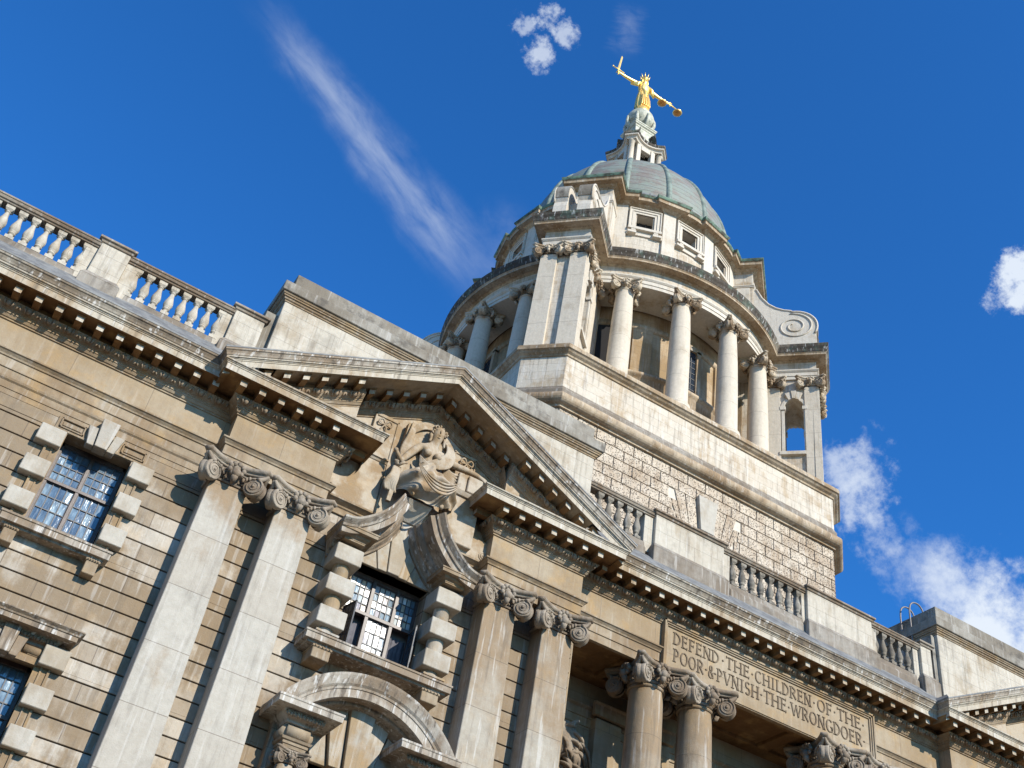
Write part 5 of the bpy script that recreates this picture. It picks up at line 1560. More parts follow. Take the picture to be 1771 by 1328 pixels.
fl = MB(); fl.prismz(octa(A0 - .05, C0 - .03), 29.0, 29.165); obj('terrace', fl, M['towerwall'], SB)
# vermiculated blocks
AV_, CV_ = 7.40, 6.28
core = MB(); core.sweep([(0, 16.3), (0, 26.4)], octa(AV_, CV_), closed=True)
RW = obj('rock_faced_wall', core, M['tower'], tower)
vb = MB(); BH = 0.452; BW = 0.80; zt = 26.36
KX = TX + .17
def brickrow(p0, p1, z0, z1, off, cut=None):
    p0 = Vector(p0); p1 = Vector(p1); L_ = (p1 - p0).length; t = (p1 - p0).normalized(); o = Vector((t.y, -t.x))
    s_ = -off
    while s_ < L_:
        a = max(s_, 0) + .008; b_ = min(s_ + BW, L_) - .008
        s_ += BW
        spans = [(a, b_)]
        if cut:
            ns = []
            for u0, u1 in spans:
                if u1 <= cut[0] or u0 >= cut[1]: ns.append((u0, u1)); continue
                if u0 < cut[0] - .05: ns.append((u0, cut[0] - .012))
                if u1 > cut[1] + .05: ns.append((cut[1] + .012, u1))
            spans = ns
        for u0, u1 in spans:
            if u1 - u0 < .06: continue
            q0 = p0 + t * u0; q1 = p0 + t * u1; e = .014
            f0 = q0 + o * .05 + t * e; f1 = q1 + o * .05 - t * e
            vb.add([(q0.x, q0.y, z0), (q1.x, q1.y, z0), (q1.x, q1.y, z1), (q0.x, q0.y, z1), (f0.x, f0.y, z0 + e), (f1.x, f1.y, z0 + e), (f1.x, f1.y, z1 - e), (f0.x, f0.y, z1 - e)],
                   [(4, 5, 6, 7), (0, 1, 5, 4), (1, 2, 6, 5), (2, 3, 7, 6), (3, 0, 4, 7)])
oc = octa(AV_, CV_)
for k in range(0, 16):
    z1 = zt - k * BH; z0 = z1 - BH + .016
    off = .4 if k % 2 else 0.0
    cut = None
    if 2 <= k < 5:
        hw_ = (1.62, 1.45, 1.28)[k - 2]; cut = (KX - hw_ - oc[0][0], KX + hw_ - oc[0][0])
    elif k >= 5: cut = (KX - 1.12 - oc[0][0], KX + 1.12 - oc[0][0])
    brickrow(oc[0], oc[1], z0, z1, off, cut)
    brickrow(oc[7], oc[0], z0, z1, .15 if k % 2 else .55)
    brickrow(oc[1], oc[2], z0, z1, .15 if k % 2 else .55)
    if k < 8: brickrow(oc[6], oc[7], z0, z1, off); brickrow(oc[2], oc[3], z0, z1, off)
# splayed voussoirs either side of the smooth key
yv = TY - AV_
for sg in (-1, 1):
    for b0, b1, t0, t1, k0_ in ((.32, .66, .48, .93, 2), (.68, .98, .96, 1.40, 2), (1.0, 1.10, 1.28, 1.58, 3)):
        zt_ = zt - k0_ * BH; zb_ = zt - 5 * BH
        vb.prism([(KX + sg * b0, zb_), (KX + sg * b1, zb_), (KX + sg * (t1 - .02), zt_), (KX + sg * (t0 + .01), zt_)], yv - .05, yv + .02)
obj('rock_faced_block', vb, M['verm'], RW)
ks = MB(); ks.prism([(KX - .29, 24.2), (KX + .29, 24.2), (KX + .43, 25.62), (KX - .43, 25.62)], yv - .20, yv + .02)
obj('keystone', ks, M['white'], RW, bevel=.01, label='smooth white keystone in the pitted stone wall')
op = MB(); op.box(KX - 1.0, KX + 1.0, yv - .03, yv + .02, 18, zt - 5 * BH - .02); obj('dark_backing', op, M['inside'], RW)

# inner drum (cella) behind the columns
ce = MB(); ce.lathe([(6.0, 29.1), (6.0, 35.2)], TX, TY, 96, cap=False)
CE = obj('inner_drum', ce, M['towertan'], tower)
dd = MB(); dd.lathe([(6.22, 29.1), (6.22, 31.30), (6.26, 31.33), (6.30, 31.40), (6.34, 31.43), (6.34, 31.54), (6.0, 31.60)], TX, TY, 96, cap=False)
dd.lathe([(6.0, 34.1), (6.06, 34.12), (6.10, 34.2), (6.10, 34.35), (6.0, 34.4)], TX, TY, 96, cap=False)
obj('dado', dd, M['towermould'], CE)
def cyl_frame(ang, r):
    """matrix: x along tangent (to the right seen from outside), y inward, z up; origin on cylinder"""
    a = math.radians(ang)
    out = Vector((math.sin(a), -math.cos(a), 0)); tan = Vector((math.cos(a), math.sin(a), 0))
    m = Matrix((tan, -out, Vector((0, 0, 1)))).transposed().to_4x4()
    m.translation = Vector((TX, TY, 0)) + out * r
    return m
for ang in (0, -90, 90):
    wm = MB(); wm.tf = cyl_frame(ang, 6.0)
    wm.box(-.45, .45, -.06, .3, 31.62, 34.05)
    fr = obj('cella_window', wm, M['glassdark'], tower)
    a = MB(); a.tf = cyl_frame(ang, 6.0)
    for s_ in (-1, 1): a.box(*sorted((s_ * .45, s_ * .68)), -.16, .3, 31.6, 34.1)
    a.box(-.68, .68, -.16, .3, 33.98, 34.25)
    obj('window_architrave', a, M['towermould'], fr, bevel=.01)
    c = MB(); c.tf = cyl_frame(ang, 6.0)
    for i in range(1, 4): c.box(-.45 + .9 * i / 4 - .012, -.45 + .9 * i / 4 + .012, -.08, -.06, 31.62, 34.05)
    for j in range(1, 8): c.box(-.45, .45, -.08, -.06, 31.62 + .3 * j - .012, 31.62 + .3 * j + .012)
    obj('leading', c, M['came'], fr)
for ang in (-33.5, 33.5, -56.5, 56.5, -123.5):
    wm = MB(); wm.tf = cyl_frame(ang, 6.0); wm.box(-.38, .38, -.10, .3, 29.17, 34.0)
    dr = obj('doorway', wm, M['inside'], tower)
    a = MB(); a.tf = cyl_frame(ang, 6.0)
    for s_ in (-1, 1): a.box(*sorted((s_ * .38, s_ * .56)), -.3, .3, 29.17, 34.1)
    obj('door_jamb', a, M['towertan'], dr)
for ang in (-19.5, 19.5, -70.5, -109.5):
    a = MB(); a.tf = cyl_frame(ang, 6.0); a.box(-.42, .42, -.10, .3, 31.6, 34.1); obj('drum_pilaster', a, M['towertan'], CE, bevel=.01)

# columns
M['towercap'] = stone('tower_carved', pale=(0.64, 0.56, 0.44), tan=(0.30, 0.215, 0.135), bias=0.52, soft=0.08, soot=0.3, sootscale=3.0, patch=1.4)
capT = mesh('capital', capital_mesh(0.35, True, .9), M['towercap'])
capTP = mesh('capital', capital_mesh(0.34, False, .9), M['towercap'])
cshaft = MB(); cshaft.lathe([(.56, 29.17), (.56, 29.27), (.53, 29.28), (.56, 29.33), (.54, 29.40), (.48, 29.42), (.50, 29.47), (.46, 29.52), (.44, 29.56), (.435, 31.5), (.41, 33.2), (.36, 34.60), (.36, 34.64), (.39, 34.65), (.39, 34.68), (.35, 34.70)], 0, 0, 36)
shaftme = mesh('column', cshaft, M['towershaft'])
place_names = {-28.8: 'first ring column right of the head-on corner pier', -9.6: 'second ring column right of the head-on corner pier', 9.6: 'third ring column right of the head-on corner pier', 28.8: 'ring column next to the pier with the open arch',
               -61.2: 'shaded ring column just left of the head-on corner pier', -80.4: 'tall shaded ring column in the left-hand opening', -99.6: 'shaded ring column at the far left of the ring', -118.8: 'ring column behind the roofline at the left'}
for q in (0, -90, 90):
    for a_ in (-28.8, -9.6, 9.6, 28.8):
        ang = a_ + q
        mt = cyl_frame(ang, 7.28)
        c = place('column', shaftme, mt, tower)
        if ang in place_names or round(ang, 1) in place_names: c['label'] = place_names.get(round(ang, 1), '')
        place('capital', capT, mt @ T4((0, 0, 34.70)) @ Matrix.Scale(1.0, 4), c)

# corner piers in a local frame: x = along the face, y = inward, z up (origin on the tower axis)
def pier_frame(ang):
    a = math.radians(ang)
    out = Vector((math.sin(a), -math.cos(a), 0)); tan = Vector((math.cos(a), math.sin(a), 0))
    m = Matrix((tan, -out, Vector((0, 0, 1)))).transposed().to_4x4(); m.translation = Vector((TX, TY, 0)); return m
HWP = 0.84; SO = 9.36; PZ0 = 29.17; PZ1 = 35.10
pier_labels = {-45: 'corner pier facing the viewer with two flat pilasters', 45: 'right-hand corner pier pierced by an open arch', -135: 'far left corner pier mostly hidden by the ring', 135: 'rear corner pier'}
for ang in (-45, 45, -135, 135):
    F = pier_frame(ang)
    b = MB(); b.tf = F
    # blocks round the arch opening (opening s = 8.02..8.82)
    b.box(-HWP, HWP, -8.02, -6.0, PZ0, PZ1); b.box(-HWP, HWP, -SO, -8.82, PZ0, PZ1); b.box(-HWP, HWP, -8.82, -8.02, PZ0, 31.12)
    # arch head
    n = 14; xs = [8.42 + .40 * math.cos(PI * i / n) for i in range(n + 1)]; zs_ = [33.55 + .42 * math.sin(PI * i / n) for i in range(n + 1)]
    vs = []
    for t_ in (-HWP, HWP):
        for i in range(n + 1): vs += [(t_, -xs[i], zs_[i]), (t_, -xs[i], PZ1)]
    fs = []; m2_ = 2 * (n + 1)
    for i in range(n):
        fs += [(2 * i, 2 * i + 2, 2 * i + 3, 2 * i + 1), (m2_ + 2 * i, m2_ + 2 * i + 1, m2_ + 2 * i + 3, m2_ + 2 * i + 2), (2 * i, m2_ + 2 * i, m2_ + 2 * i + 2, 2 * i + 2)]
    b.add(vs, fs)
    P_ = obj('pier', b, M['towerwall'], tower, bevel=0, label=pier_labels[ang])
    # plinth
    pl = MB(); pl.tf = F
    pl.frustum((-1.06, 1.06, -9.52, -6.9, 29.17), (-1.06, 1.06, -9.52, -6.9, 29.42)); pl.frustum((-1.06, 1.06, -9.52, -6.9, 29.42), (-1.0, 1.0, -9.46, -6.9, 29.50))
    obj('plinth', pl, M['tower'], P_, bevel=.008)
    # front pilasters, side pilasters
    ps = MB(); ps.tf = F
    def tap(x0, x1, y0, y1, z0, z1, tx=0.035):
        ps.frustum((x0, x1, y0, y1, z0), (x0 + tx, x1 - tx, y0 + tx * .4, y1, z1))
    for x0, x1 in ((-.97, -.23), (.23, .97)): tap(x0, x1, -9.50, -9.2, 29.48, 34.64)
    for sg in (-1, 1):
        xa, xb_ = sorted((sg * .97, sg * .80))
        # outer side pilaster wraps the corner
        ps.box(xa + (.03 if sg < 0 else 0), xb_ - (.03 if sg > 0 else 0), -9.47, -8.86, 29.48, 34.64)
        ps.box(xa + (.03 if sg < 0 else 0), xb_ - (.03 if sg > 0 else 0), -7.86, -7.16, 29.48, 34.64)
    obj('pilaster_shaft', ps, M['towershaft'], P_, bevel=.008)
    for x in (-.60, .60):
        place('capital', capTP, F @ T4((x, -9.50 + .36, 34.66)), P_)
    for sg in (-1, 1):
        place('capital', capTP, F @ T4((sg * (.97 - .36), -9.14, 34.66)) @ Matrix.Rotation(sg * PI / 2, 4, 'Z'), P_)
        place('capital', capTP, F @ T4((sg * (.97 - .36), -7.51, 34.66)) @ Matrix.Rotation(sg * PI / 2, 4, 'Z'), P_)
    # arch trim
    at_ = MB(); at_.tf = F
    for sg in (-1, 1):
        x0, x1 = sorted((sg * HWP, sg * (HWP + .07)))
        for s0, s1 in ((7.90, 8.03), (8.81, 8.94)): at_.box(x0, x1, -s1, -s0, 31.12, 33.38)
        for s0, s1 in ((7.84, 8.08), (8.76, 8.96)): at_.box(*sorted((sg * (HWP - .1), sg * (HWP + .12))), -s1, -s0, 33.38, 33.56)
        at_.box(*sorted((sg * (HWP - .05), sg * (HWP + .14))), -8.86, -7.80, 30.96, 31.13)
        ar = []
        for i in range(n + 1):
            a = PI * i / n; ar.append((math.cos(a), math.sin(a)))
        vs = []; 
        for (c_, s_) in ar:
            for r_, x_ in ((.40, HWP), (.40, HWP + .07), (.54, HWP + .07), (.54, HWP)): vs.append((sg * x_, -(8.42 + r_ * c_), 33.56 + r_ * s_))
        fs = []
        for i in range(n):
            for k in range(3): fs.append((4 * i + k, 4 * i + 4 + k, 4 * i + 5 + k, 4 * i + k + 1))
        at_.add(vs, fs)
    obj('arch_trim', at_, M['tower'], P_, bevel=.006)
    kb = MB(); kb.tf = F
    for sg in (-1, 1):
        for a0, a1, pr in ((-9, 9, .18), (-32, -10.5, .14), (10.5, 32, .14)):
            q = []
            for a, r_ in ((a0, .40), (a1, .40), (a1 * .86, .86 if pr > .15 else .80), (a0 * .86, .86 if pr > .15 else .80)):
                q.append((-(8.42 + r_ * math.sin(math.radians(a))), 33.56 + r_ * math.cos(math.radians(a))))
            x0, x1 = sg * (HWP - .02), sg * (HWP + pr)
            vs = [(x0, y_, z_) for y_, z_ in q] + [(x1, y_, z_) for y_, z_ in q]
            kb.add(vs, [(0, 1, 2, 3), (7, 6, 5, 4), (0, 4, 5, 1), (1, 5, 6, 2), (2, 6, 7, 3), (3, 7, 4, 0)])
    obj('keystone', kb, M['tower'], P_, bevel=.006)

# ring entablature, stepping out round every pier
def ringpath(r, hw, so, cn=22, extra=None):
    pts = []; d = math.degrees(math.asin(hw / r))
    for q in (0, 90, 180, 270):
        a0 = -45 + q + d; a1 = 45 + q - d
        for i in range(cn + 1):
            a = math.radians(a0 + (a1 - a0) * i / cn); rr = r + (extra(math.degrees(a) - q) if extra else 0)
            pts.append((TX + rr * math.sin(a), TY - rr * math.cos(a)))
        m = pier_frame(45 + q)
        for lx, ly in ((-hw, -so), (hw, -so)):
            v = m @ Vector((lx, ly, 0)); pts.append((v.x, v.y))
    return pts
rp = ringpath(7.48, .93, 9.42)
en = MB(); en.sweep([(-1.4, 35.10), (0.0, 35.10), (0.0, 35.27), (0.03, 35.275), (0.03, 35.46), (0.05, 35.47), (0.10, 35.54), (0.10, 35.60), (0.0, 35.62)], rp, closed=True)
EN = obj('entablature', en, M['tower'], tower)
fz = MB(); fz.sweep([(-.01, 35.60), (-.01, 36.12)], rp, closed=True); obj('frieze', fz, M['towerwall'], EN)
co = MB(); co.sweep([(-.01, 36.06), (0.02, 36.07), (0.04, 36.11), (0.08, 36.13), (0.08, 36.16), (0.38, 36.165), (0.38, 36.14), (0.41, 36.14), (0.415, 36.23), (0.43, 36.24), (0.45, 36.27)], rp, closed=True)
obj('cornice', co, M['towermould'], EN)
cs = MB(); cs.sweep([(0.45, 36.27), (0.47, 36.30), (0.49, 36.42), (0.54, 36.54), (0.55, 36.68), (0.50, 36.74), (0.3, 36.77), (-0.6, 36.80)], rp, closed=True)
obj('cornice_top', cs, M['towersoot'], EN)
ce2 = MB(); ce2.lathe([(5.9, 35.16), (7.2, 35.16)], TX, TY, 64, cap=False)
ce2.lathe([(5.0, 36.78), (7.2, 36.78)], TX, TY, 64, cap=False)
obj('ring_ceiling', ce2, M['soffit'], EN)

# scroll buttresses on the piers
for ang in (-45, 45, -135, 135):
    F = pier_frame(ang)
    sb = MB(); sb.tf = F
    # side outline in (s,z)
    out = [(7.0, 36.7), (9.50, 36.7), (9.50, 37.62), (9.42, 37.95)]
    out += [(8.55 + 1.0 * math.cos(t), 38.42 + .95 * math.sin(t)) for t in [(-.35 + i * (PI / 2 + .42) / 12) for i in range(13)]]
    out += [(8.40, 39.43), (8.1, 39.50), (7.75, 39.66), (7.4, 39.95), (7.1, 40.40), (6.85, 41.0), (6.75, 41.5), (6.0, 41.5), (6.0, 36.7)]
    SBt = None
    for x0, x1 in ((-.80, -.22), (.22, .80)):
        vs = [(x0, -s_, z_) for s_, z_ in out] + [(x1, -s_, z_) for s_, z_ in out]; k = len(out)
        sb.add(vs, [tuple(range(k)), tuple(range(2 * k - 1, k - 1, -1))] + [(i, (i + 1) % k, k + (i + 1) % k, k + i) for i in range(k)])
    sb.box(-.70, .70, -9.0, -6.0, 36.7, 38.3)
    SBt = obj('scroll_buttress', sb, M['tower'], tower, bevel=.01, label={45: 'scroll buttress seen from the side, right', -45: 'twin scroll tops over the head-on pier'}.get(ang))
    rm = MB(); rm.tf = F
    rm.frustum((-.98, .98, -9.66, -6, 36.70), (-.98, .98, -9.66, -6, 36.95)); rm.frustum((-.98, .98, -9.66, -6, 36.95), (-.86, .86, -9.55, -6, 37.15))
    obj('buttress_plinth', rm, M['weathered'], SBt)
    # raised spiral and edge fillet on the outer faces
    for sg in (-1, 1):
        x = sg * .80
        pts = []
        for i in range(60):
            t = i / 59; a = PI / 2 + .15 - t * 4.6 * PI * .86; r_ = .88 - .70 * t ** .8
            pts.append((x + sg * .01, -(8.52 + r_ * math.cos(a) * 1.05), 38.42 + r_ * math.sin(a) * .95))
        sp = MB(); sp.tf = F; sp.tube(pts, [.045] * 60, 5)
        e = [(x, -s_, z_) for s_, z_ in out[3:-3]]
        sp.tube(e, [.05] * len(e), 5)
        obj('scroll_fillet', sp, M['tower'], SBt)
    cap_ = MB(); cap_.tf = F
    for x0, x1 in ((-.82, -.20), (.20, .82)):
        n_ = 12; arc_ = [(8.55 + 1.03 * math.cos(t), 38.44 + .98 * math.sin(t)) for t in [(-.30 + i * (PI / 2 + .40) / n_) for i in range(n_ + 1)]]
        vs = [];
        for s_, z_ in arc_: vs += [(x0, -s_, z_), (x1, -s_, z_), (x1, -(s_ - .05), z_ - .05), (x0, -(s_ - .05), z_ - .05)]
        fs = []
        for i in range(n_):
            for k in range(4): fs.append((4 * i + k, 4 * i + (k + 1) % 4, 4 * i + 4 + (k + 1) % 4, 4 * i + 4 + k))
        cap_.add(vs, fs)
    obj('scroll_cover', cap_, M['weathered'], SBt)

# upper drum with corner blocks
def brk(a):
    for c in (-11.25, 11.25, -33.75, 33.75):
        if abs(a - c) < 3.4: return 0.13
    return 0.0
def ringpath2(r, hw, so):
    pts = []; d = math.degrees(math.asin(hw / r))
    for q in (0, 90, 180, 270):
        seq = [-45 + d]
        for c in (-33.75, -11.25, 11.25, 33.75):
            for e in (-3.1, -3.09, 3.09, 3.1): seq.append(c + e)
        seq += [45 - d, -22.5, 0, 22.5]
        seq = sorted(x for x in seq if -45 + d <= x <= 45 - d)
        for a_ in seq:
            inn = any(abs(a_ - c) < 3.095 for c in (-33.75, -11.25, 11.25, 33.75))
            a = math.radians(a_ + q); rr = r + (0.13 if inn else 0)
            pts.append((TX + rr * math.sin(a), TY - rr * math.cos(a)))
        m = pier_frame(45 + q)
        for lx, ly in ((-hw, -so), (hw, -so)):
            v = m @ Vector((lx, ly, 0)); pts.append((v.x, v.y))
    return pts
rd = ringpath2(5.72, .92, 6.70)
dr = MB()
# wall as facets with real window openings
WIN = [-90 + 22.5 * k for k in range(0, 9) if k not in (2, 6)]
winset = [-112.5, -90, -67.5, -22.5, 0, 22.5, 67.5]
seg = 192
def inwin(a):
    for w in winset:
        if abs((a - w + 180) % 360 - 180) < 4.35: return True
    return False
zl_ = [36.7, 40.52, 41.58, 42.2]
RW_ = 5.74
for i in range(seg):
    a0 = 360 * i / seg; a1 = 360 * (i + 1) / seg; am = (a0 + a1) / 2
    def pt(a, z, r=RW_): return (TX + r * math.sin(math.radians(a)), TY - r * math.cos(math.radians(a)), z)
    for j in range(3):
        if j == 1 and inwin(am): continue
        dr.add([pt(a0, zl_[j]), pt(a1, zl_[j]), pt(a1, zl_[j + 1]), pt(a0, zl_[j + 1])], [(0, 1, 2, 3)], True)
DR = obj('upper_drum', dr, M['towerwall'], tower)
for k in range(16):
    c = -180 + 11.25 + 22.5 * k
    if c > 120: continue
    s = MB(); s.tf = cyl_frame(c, RW_); s.box(-.31, .31, -.13, .2, 38.0, 42.15)
    obj('drum_pilaster', s, M['tower'], DR, bevel=.01)
for w in winset:
    f = MB(); f.tf = cyl_frame(w, RW_)
    W2 = .435
    # reveal
    f.box(-W2 - .02, -W2, -.02, .55, 40.50, 41.60); f.box(W2, W2 + .02, -.02, .55, 40.50, 41.60); f.box(-W2, W2, -.02, .55, 41.58, 41.62); f.box(-W2, W2, -.02, .55, 40.48, 40.52)
    for d0, d1, y_ in ((0.0, .12, -.06), (.12, .17, -.10), (.17, .27, -.08), (.27, .32, -.13)):
        f.box(-W2 - d1, -W2 - d0, y_, .03, 40.52 - .0, 41.58 + d1); f.box(W2 + d0, W2 + d1, y_, .03, 40.52, 41.58 + d1)
        f.box(-W2 - d0, W2 + d0, y_, .03, 41.58 + d0, 41.58 + d1)
    f.box(-W2 - .40, W2 + .40, -.07, .03, 40.10, 40.40)
    f.box(-W2 - .34, W2 + .34, -.22, .03, 40.36, 40.52)
    fo = obj('drum_window', f, M['tower'], tower, bevel=.006)
    bb = MB(); bb.tf = cyl_frame(w, RW_)
    for sg in (-1, 1): bb.box(*sorted((sg * .38, sg * .78)), -.20, .03, 40.12, 40.26); bb.box(*sorted((sg * .42, sg * .62)), -.20, .03, 40.26, 40.38)
    obj('sill_block', bb, M['tower'], fo, bevel=.01)
    gz = MB(); gz.tf = cyl_frame(w, RW_); gz.box(-W2, W2, .50, .54, 40.5, 41.6); obj('pane', gz, M['glassdark'], fo)
    le = MB(); le.tf = cyl_frame(w, RW_)
    for i in (1, 2): le.box(-W2 + 2 * W2 * i / 3 - .02, -W2 + 2 * W2 * i / 3 + .02, .46, .50, 40.5, 41.6)
    for i in (1, 2, 3): le.box(-W2, W2, .46, .50, 40.5 + .27 * i - .018, 40.5 + .27 * i + .018)
    obj('leading', le, M['came'], fo)
# corner attic blocks
for ang in (-45, 45, -135, 135):
    F = pier_frame(ang)
    b = MB(); b.tf = F; b.box(-.92, .92, -6.70, -5.2, 38.0, 42.15)
    bo_ = obj('corner_block', b, M['towerwall'], tower, bevel=.01)
    s = MB(); s.tf = F
    s.box(-.99, .99, -6.77, -5.3, 41.12, 41.18); s.box(-.96, .96, -6.74, -5.3, 41.06, 41.12)
    s.box(-.74, .74, -6.76, -6.3, 39.0, 41.0); 
    for sg in (-1, 1): s.box(*sorted((sg * .9, sg * .97)), -6.55, -5.95, 39.0, 41.0)
    obj('block_panel', s, M['tower'], bo_, bevel=.008)
dc = MB(); dc.sweep([(-.02, 41.98), (0.04, 42.0), (0.05, 42.06), (0.14, 42.12), (0.18, 42.16), (0.20, 42.20), (0.40, 42.20), (0.40, 42.18), (0.43, 42.18), (0.44, 42.34), (0.48, 42.36)], rd, closed=True)
DC = obj('drum_cornice', dc, M['towermould'], tower)
vg = MB(); vg.sweep([(0.48, 42.36), (0.50, 42.38), (0.53, 42.45), (0.54, 42.51), (0.50, 42.54), (0.2, 42.64), (-0.4, 42.80)], rd, closed=True)
obj('green_gutter', vg, M['verdigris'], DC)
# dome
DX, DY = TX + .13, TY - .08
lb = MB(); lb.lathe([(5.55, 42.6), (5.62, 42.75), (5.62, 43.35), (5.50, 43.45), (5.40, 43.5)], DX, DY, 128, cap=False)
LB = obj('lead_apron', lb, M['lead'], tower)
ap = MB()
for k in range(64):
    a = 2 * PI * k / 64; x = DX + 5.63 * math.cos(a); y_ = DY + 5.63 * math.sin(a); ap.tube([(x, y_, 42.7), (x, y_, 43.38)], [.03, .03], 5)
obj('lead_roll', ap, M['lead'], LB)
dm = MB()
def dr_(z): return 5.40 * math.sqrt(max(0, 1 - ((z - 43.5) / 6.5) ** 2))
prof = [(dr_(43.5 + 6.5 * math.sin(t)), 43.5 + 6.5 * math.sin(t)) for t in [i * 1.28 / 30 for i in range(31)]]
dm.lathe(prof, DX, DY, 128, cap=False)
DM = obj('dome', dm, M['copper'], tower)
for k in range(16):
    a = math.radians(11.25 - 1.0 + 22.5 * k); rbm = MB()
    ux, uy = math.sin(a), -math.cos(a); tx, ty = math.cos(a), math.sin(a)
    vs = []
    n_ = len(prof)
    for i, (r_, z_) in enumerate(prof):
        w = .17 * (0.45 + .55 * r_ / 5.4)
        t = i * 1.28 / 30; nr, nz = math.cos(t), math.sin(t)
        for dx_, h in ((-w * .9, -.02), (-w * .7, .06), (-w * .3, .10), (w * .3, .10), (w * .7, .06), (w * .9, -.02)):
            rr = r_ + h * nr; vs.append((DX + ux * rr + tx * dx_, DY + uy * rr + ty * dx_, z_ + h * nz))
    fs = [(6 * i + k2, 6 * i + 6 + k2, 6 * i + 7 + k2, 6 * i + k2 + 1) for i in range(n_ - 1) for k2 in range(5)]
    rbm.add(vs, fs, True); obj('dome_rib', rbm, M['rib'], DM)
# lantern
def lf(ang):
    a = math.radians(ang); out = Vector((math.sin(a), -math.cos(a), 0)); tan = Vector((math.cos(a), math.sin(a), 0))
    m = Matrix((tan, -out, Vector((0, 0, 1)))).transposed().to_4x4(); m.translation = Vector((DX, DY, 0)); return m
bl = MB(); bl.lathe([(1.95, 49.4), (1.95, 50.0), (1.75, 50.1), (1.70, 50.8), (0.2, 50.85)], DX, DY, 48)
LN = obj('lantern', bl, M['tower'], tower, label='small stone lantern with four open sides on top of the dome')
lc = MB()
for ang in (-45, 45, 135, -135):
    lc.tf = lf(ang)
    lc.lathe([(.20, 50.8), (.20, 50.95), (.165, 51.0), (.15, 53.0), (.18, 53.02), (.20, 53.1), (.16, 53.12)], 0, -1.30, 16)
obj('lantern_column', lc, M['towershaft'], LN)
lp_ = MB()
for ang in (0, 90, 180, 270):
    lp_.tf = lf(ang)
    for sg in (-1, 1):
        lp_.box(*sorted((sg * .34, sg * .60)), -1.02, -.72, 50.8, 53.1)
    lp_.box(-.3, .3, -1.0, -.75, 52.75, 53.1)
lp_.tf = lf(45); lp_.box(-.55, .55, -.55, .55, 52.9, 53.15)
obj('lantern_pier', lp_, M['tower'], LN, bevel=.01)
lk = MB(); lk.box(DX - .5, DX + .5, DY - .5, DY + .5, 50.8, 52.95); obj('lantern_shade_box', lk, M['inside'], LN)  # added near-black box; shade inside the lantern put into its colour
def cpath(hw, s, r_in):
    """cut corners at s, concave sides"""
    pts = []
    for q in (0, 90, 180, 270):
        # corner at -45+q
        m = lf(-45 + q)
        c0 = m @ Vector((-hw, -s, 0)); c1 = m @ Vector((hw, -s, 0)); c2 = lf(45 + q) @ Vector((-hw, -s, 0))
        pts += [(c0.x, c0.y), (c1.x, c1.y)]
        mid = lf(q) @ Vector((0, -r_in, 0)); 
        for i in range(1, 10):
            t = i / 10
            p = Vector((c1.x, c1.y)) * (1 - t) ** 2 + Vector((2 * mid.x - .5 * (c1.x + c2.x), 2 * mid.y - .5 * (c1.y + c2.y))) * 2 * t * (1 - t) + Vector((c2.x, c2.y)) * t * t
            pts.append((p.x, p.y))
    return pts
lcn = MB(); lcn.sweep([(-.5, 53.10), (0, 53.10), (0, 53.18), (.02, 53.20), (.04, 53.26), (.14, 53.28), (.15, 53.36)], cpath(.26, 1.50, .95), closed=True)
obj('lantern_cornice', lcn, M['tower'], LN)
lcs = MB(); lcs.sweep([(.15, 53.36), (.19, 53.42), (.20, 53.56), (.0, 53.62), (-.15, 53.72), (-.40, 53.95), (-.62, 54.5), (-.70, 54.75)], cpath(.26, 1.50, .95), closed=True)
obj('lantern_roof', lcs, M['towersoot'], LN)
pd = MB()
q_ = [(DX - .60, DY - .60), (DX + .60, DY - .60), (DX + .60, DY + .60), (DX - .60, DY + .60)]
pd.sweep([(.02, 54.2), (0.0, 54.3), (0.0, 55.17), (.04, 55.22), (.05, 55.30), (.12, 55.36), (.13, 55.44), (.16, 55.46), (.16, 55.56), (-.3, 55.62), (-.6, 55.64)], q_, closed=True)
obj('pedestal', pd, M['globe'], LN)
gb = MB(); gb.ell((DX, DY, 56.62), (.84, .84, .86), 28, 18)
GT = T4((DX, DY, 55.55)) @ Matrix.Scale(.80, 4) @ T4((-DX, -DY, -55.9))
for ang in range(0, 360, 45):
    gb.tf = GT @ lf(ang)
    gb.tube(cat_spline([(0, -.72, 55.95), (0, -1.02, 56.4), (0, -1.06, 56.95), (.0, -.95, 57.3), (.12, -.86, 57.1)], 5), [.13, .14, .15, .15, .14, .14, .13, .13, .12, .12, .11, .11, .10, .10, .09, .09, .08, .08, .07, .06, .05], 7)
    gb.tube(cat_spline([(.2, -.78, 57.6), (.32, -.80, 57.35), (.38, -.82, 57.0), (.25, -.88, 56.7)], 4), [.10, .10, .10, .10, .09, .09, .08, .08, .07, .07, .06, .05, .04], 6)
obj('globe', gb, M['globe'], LN)

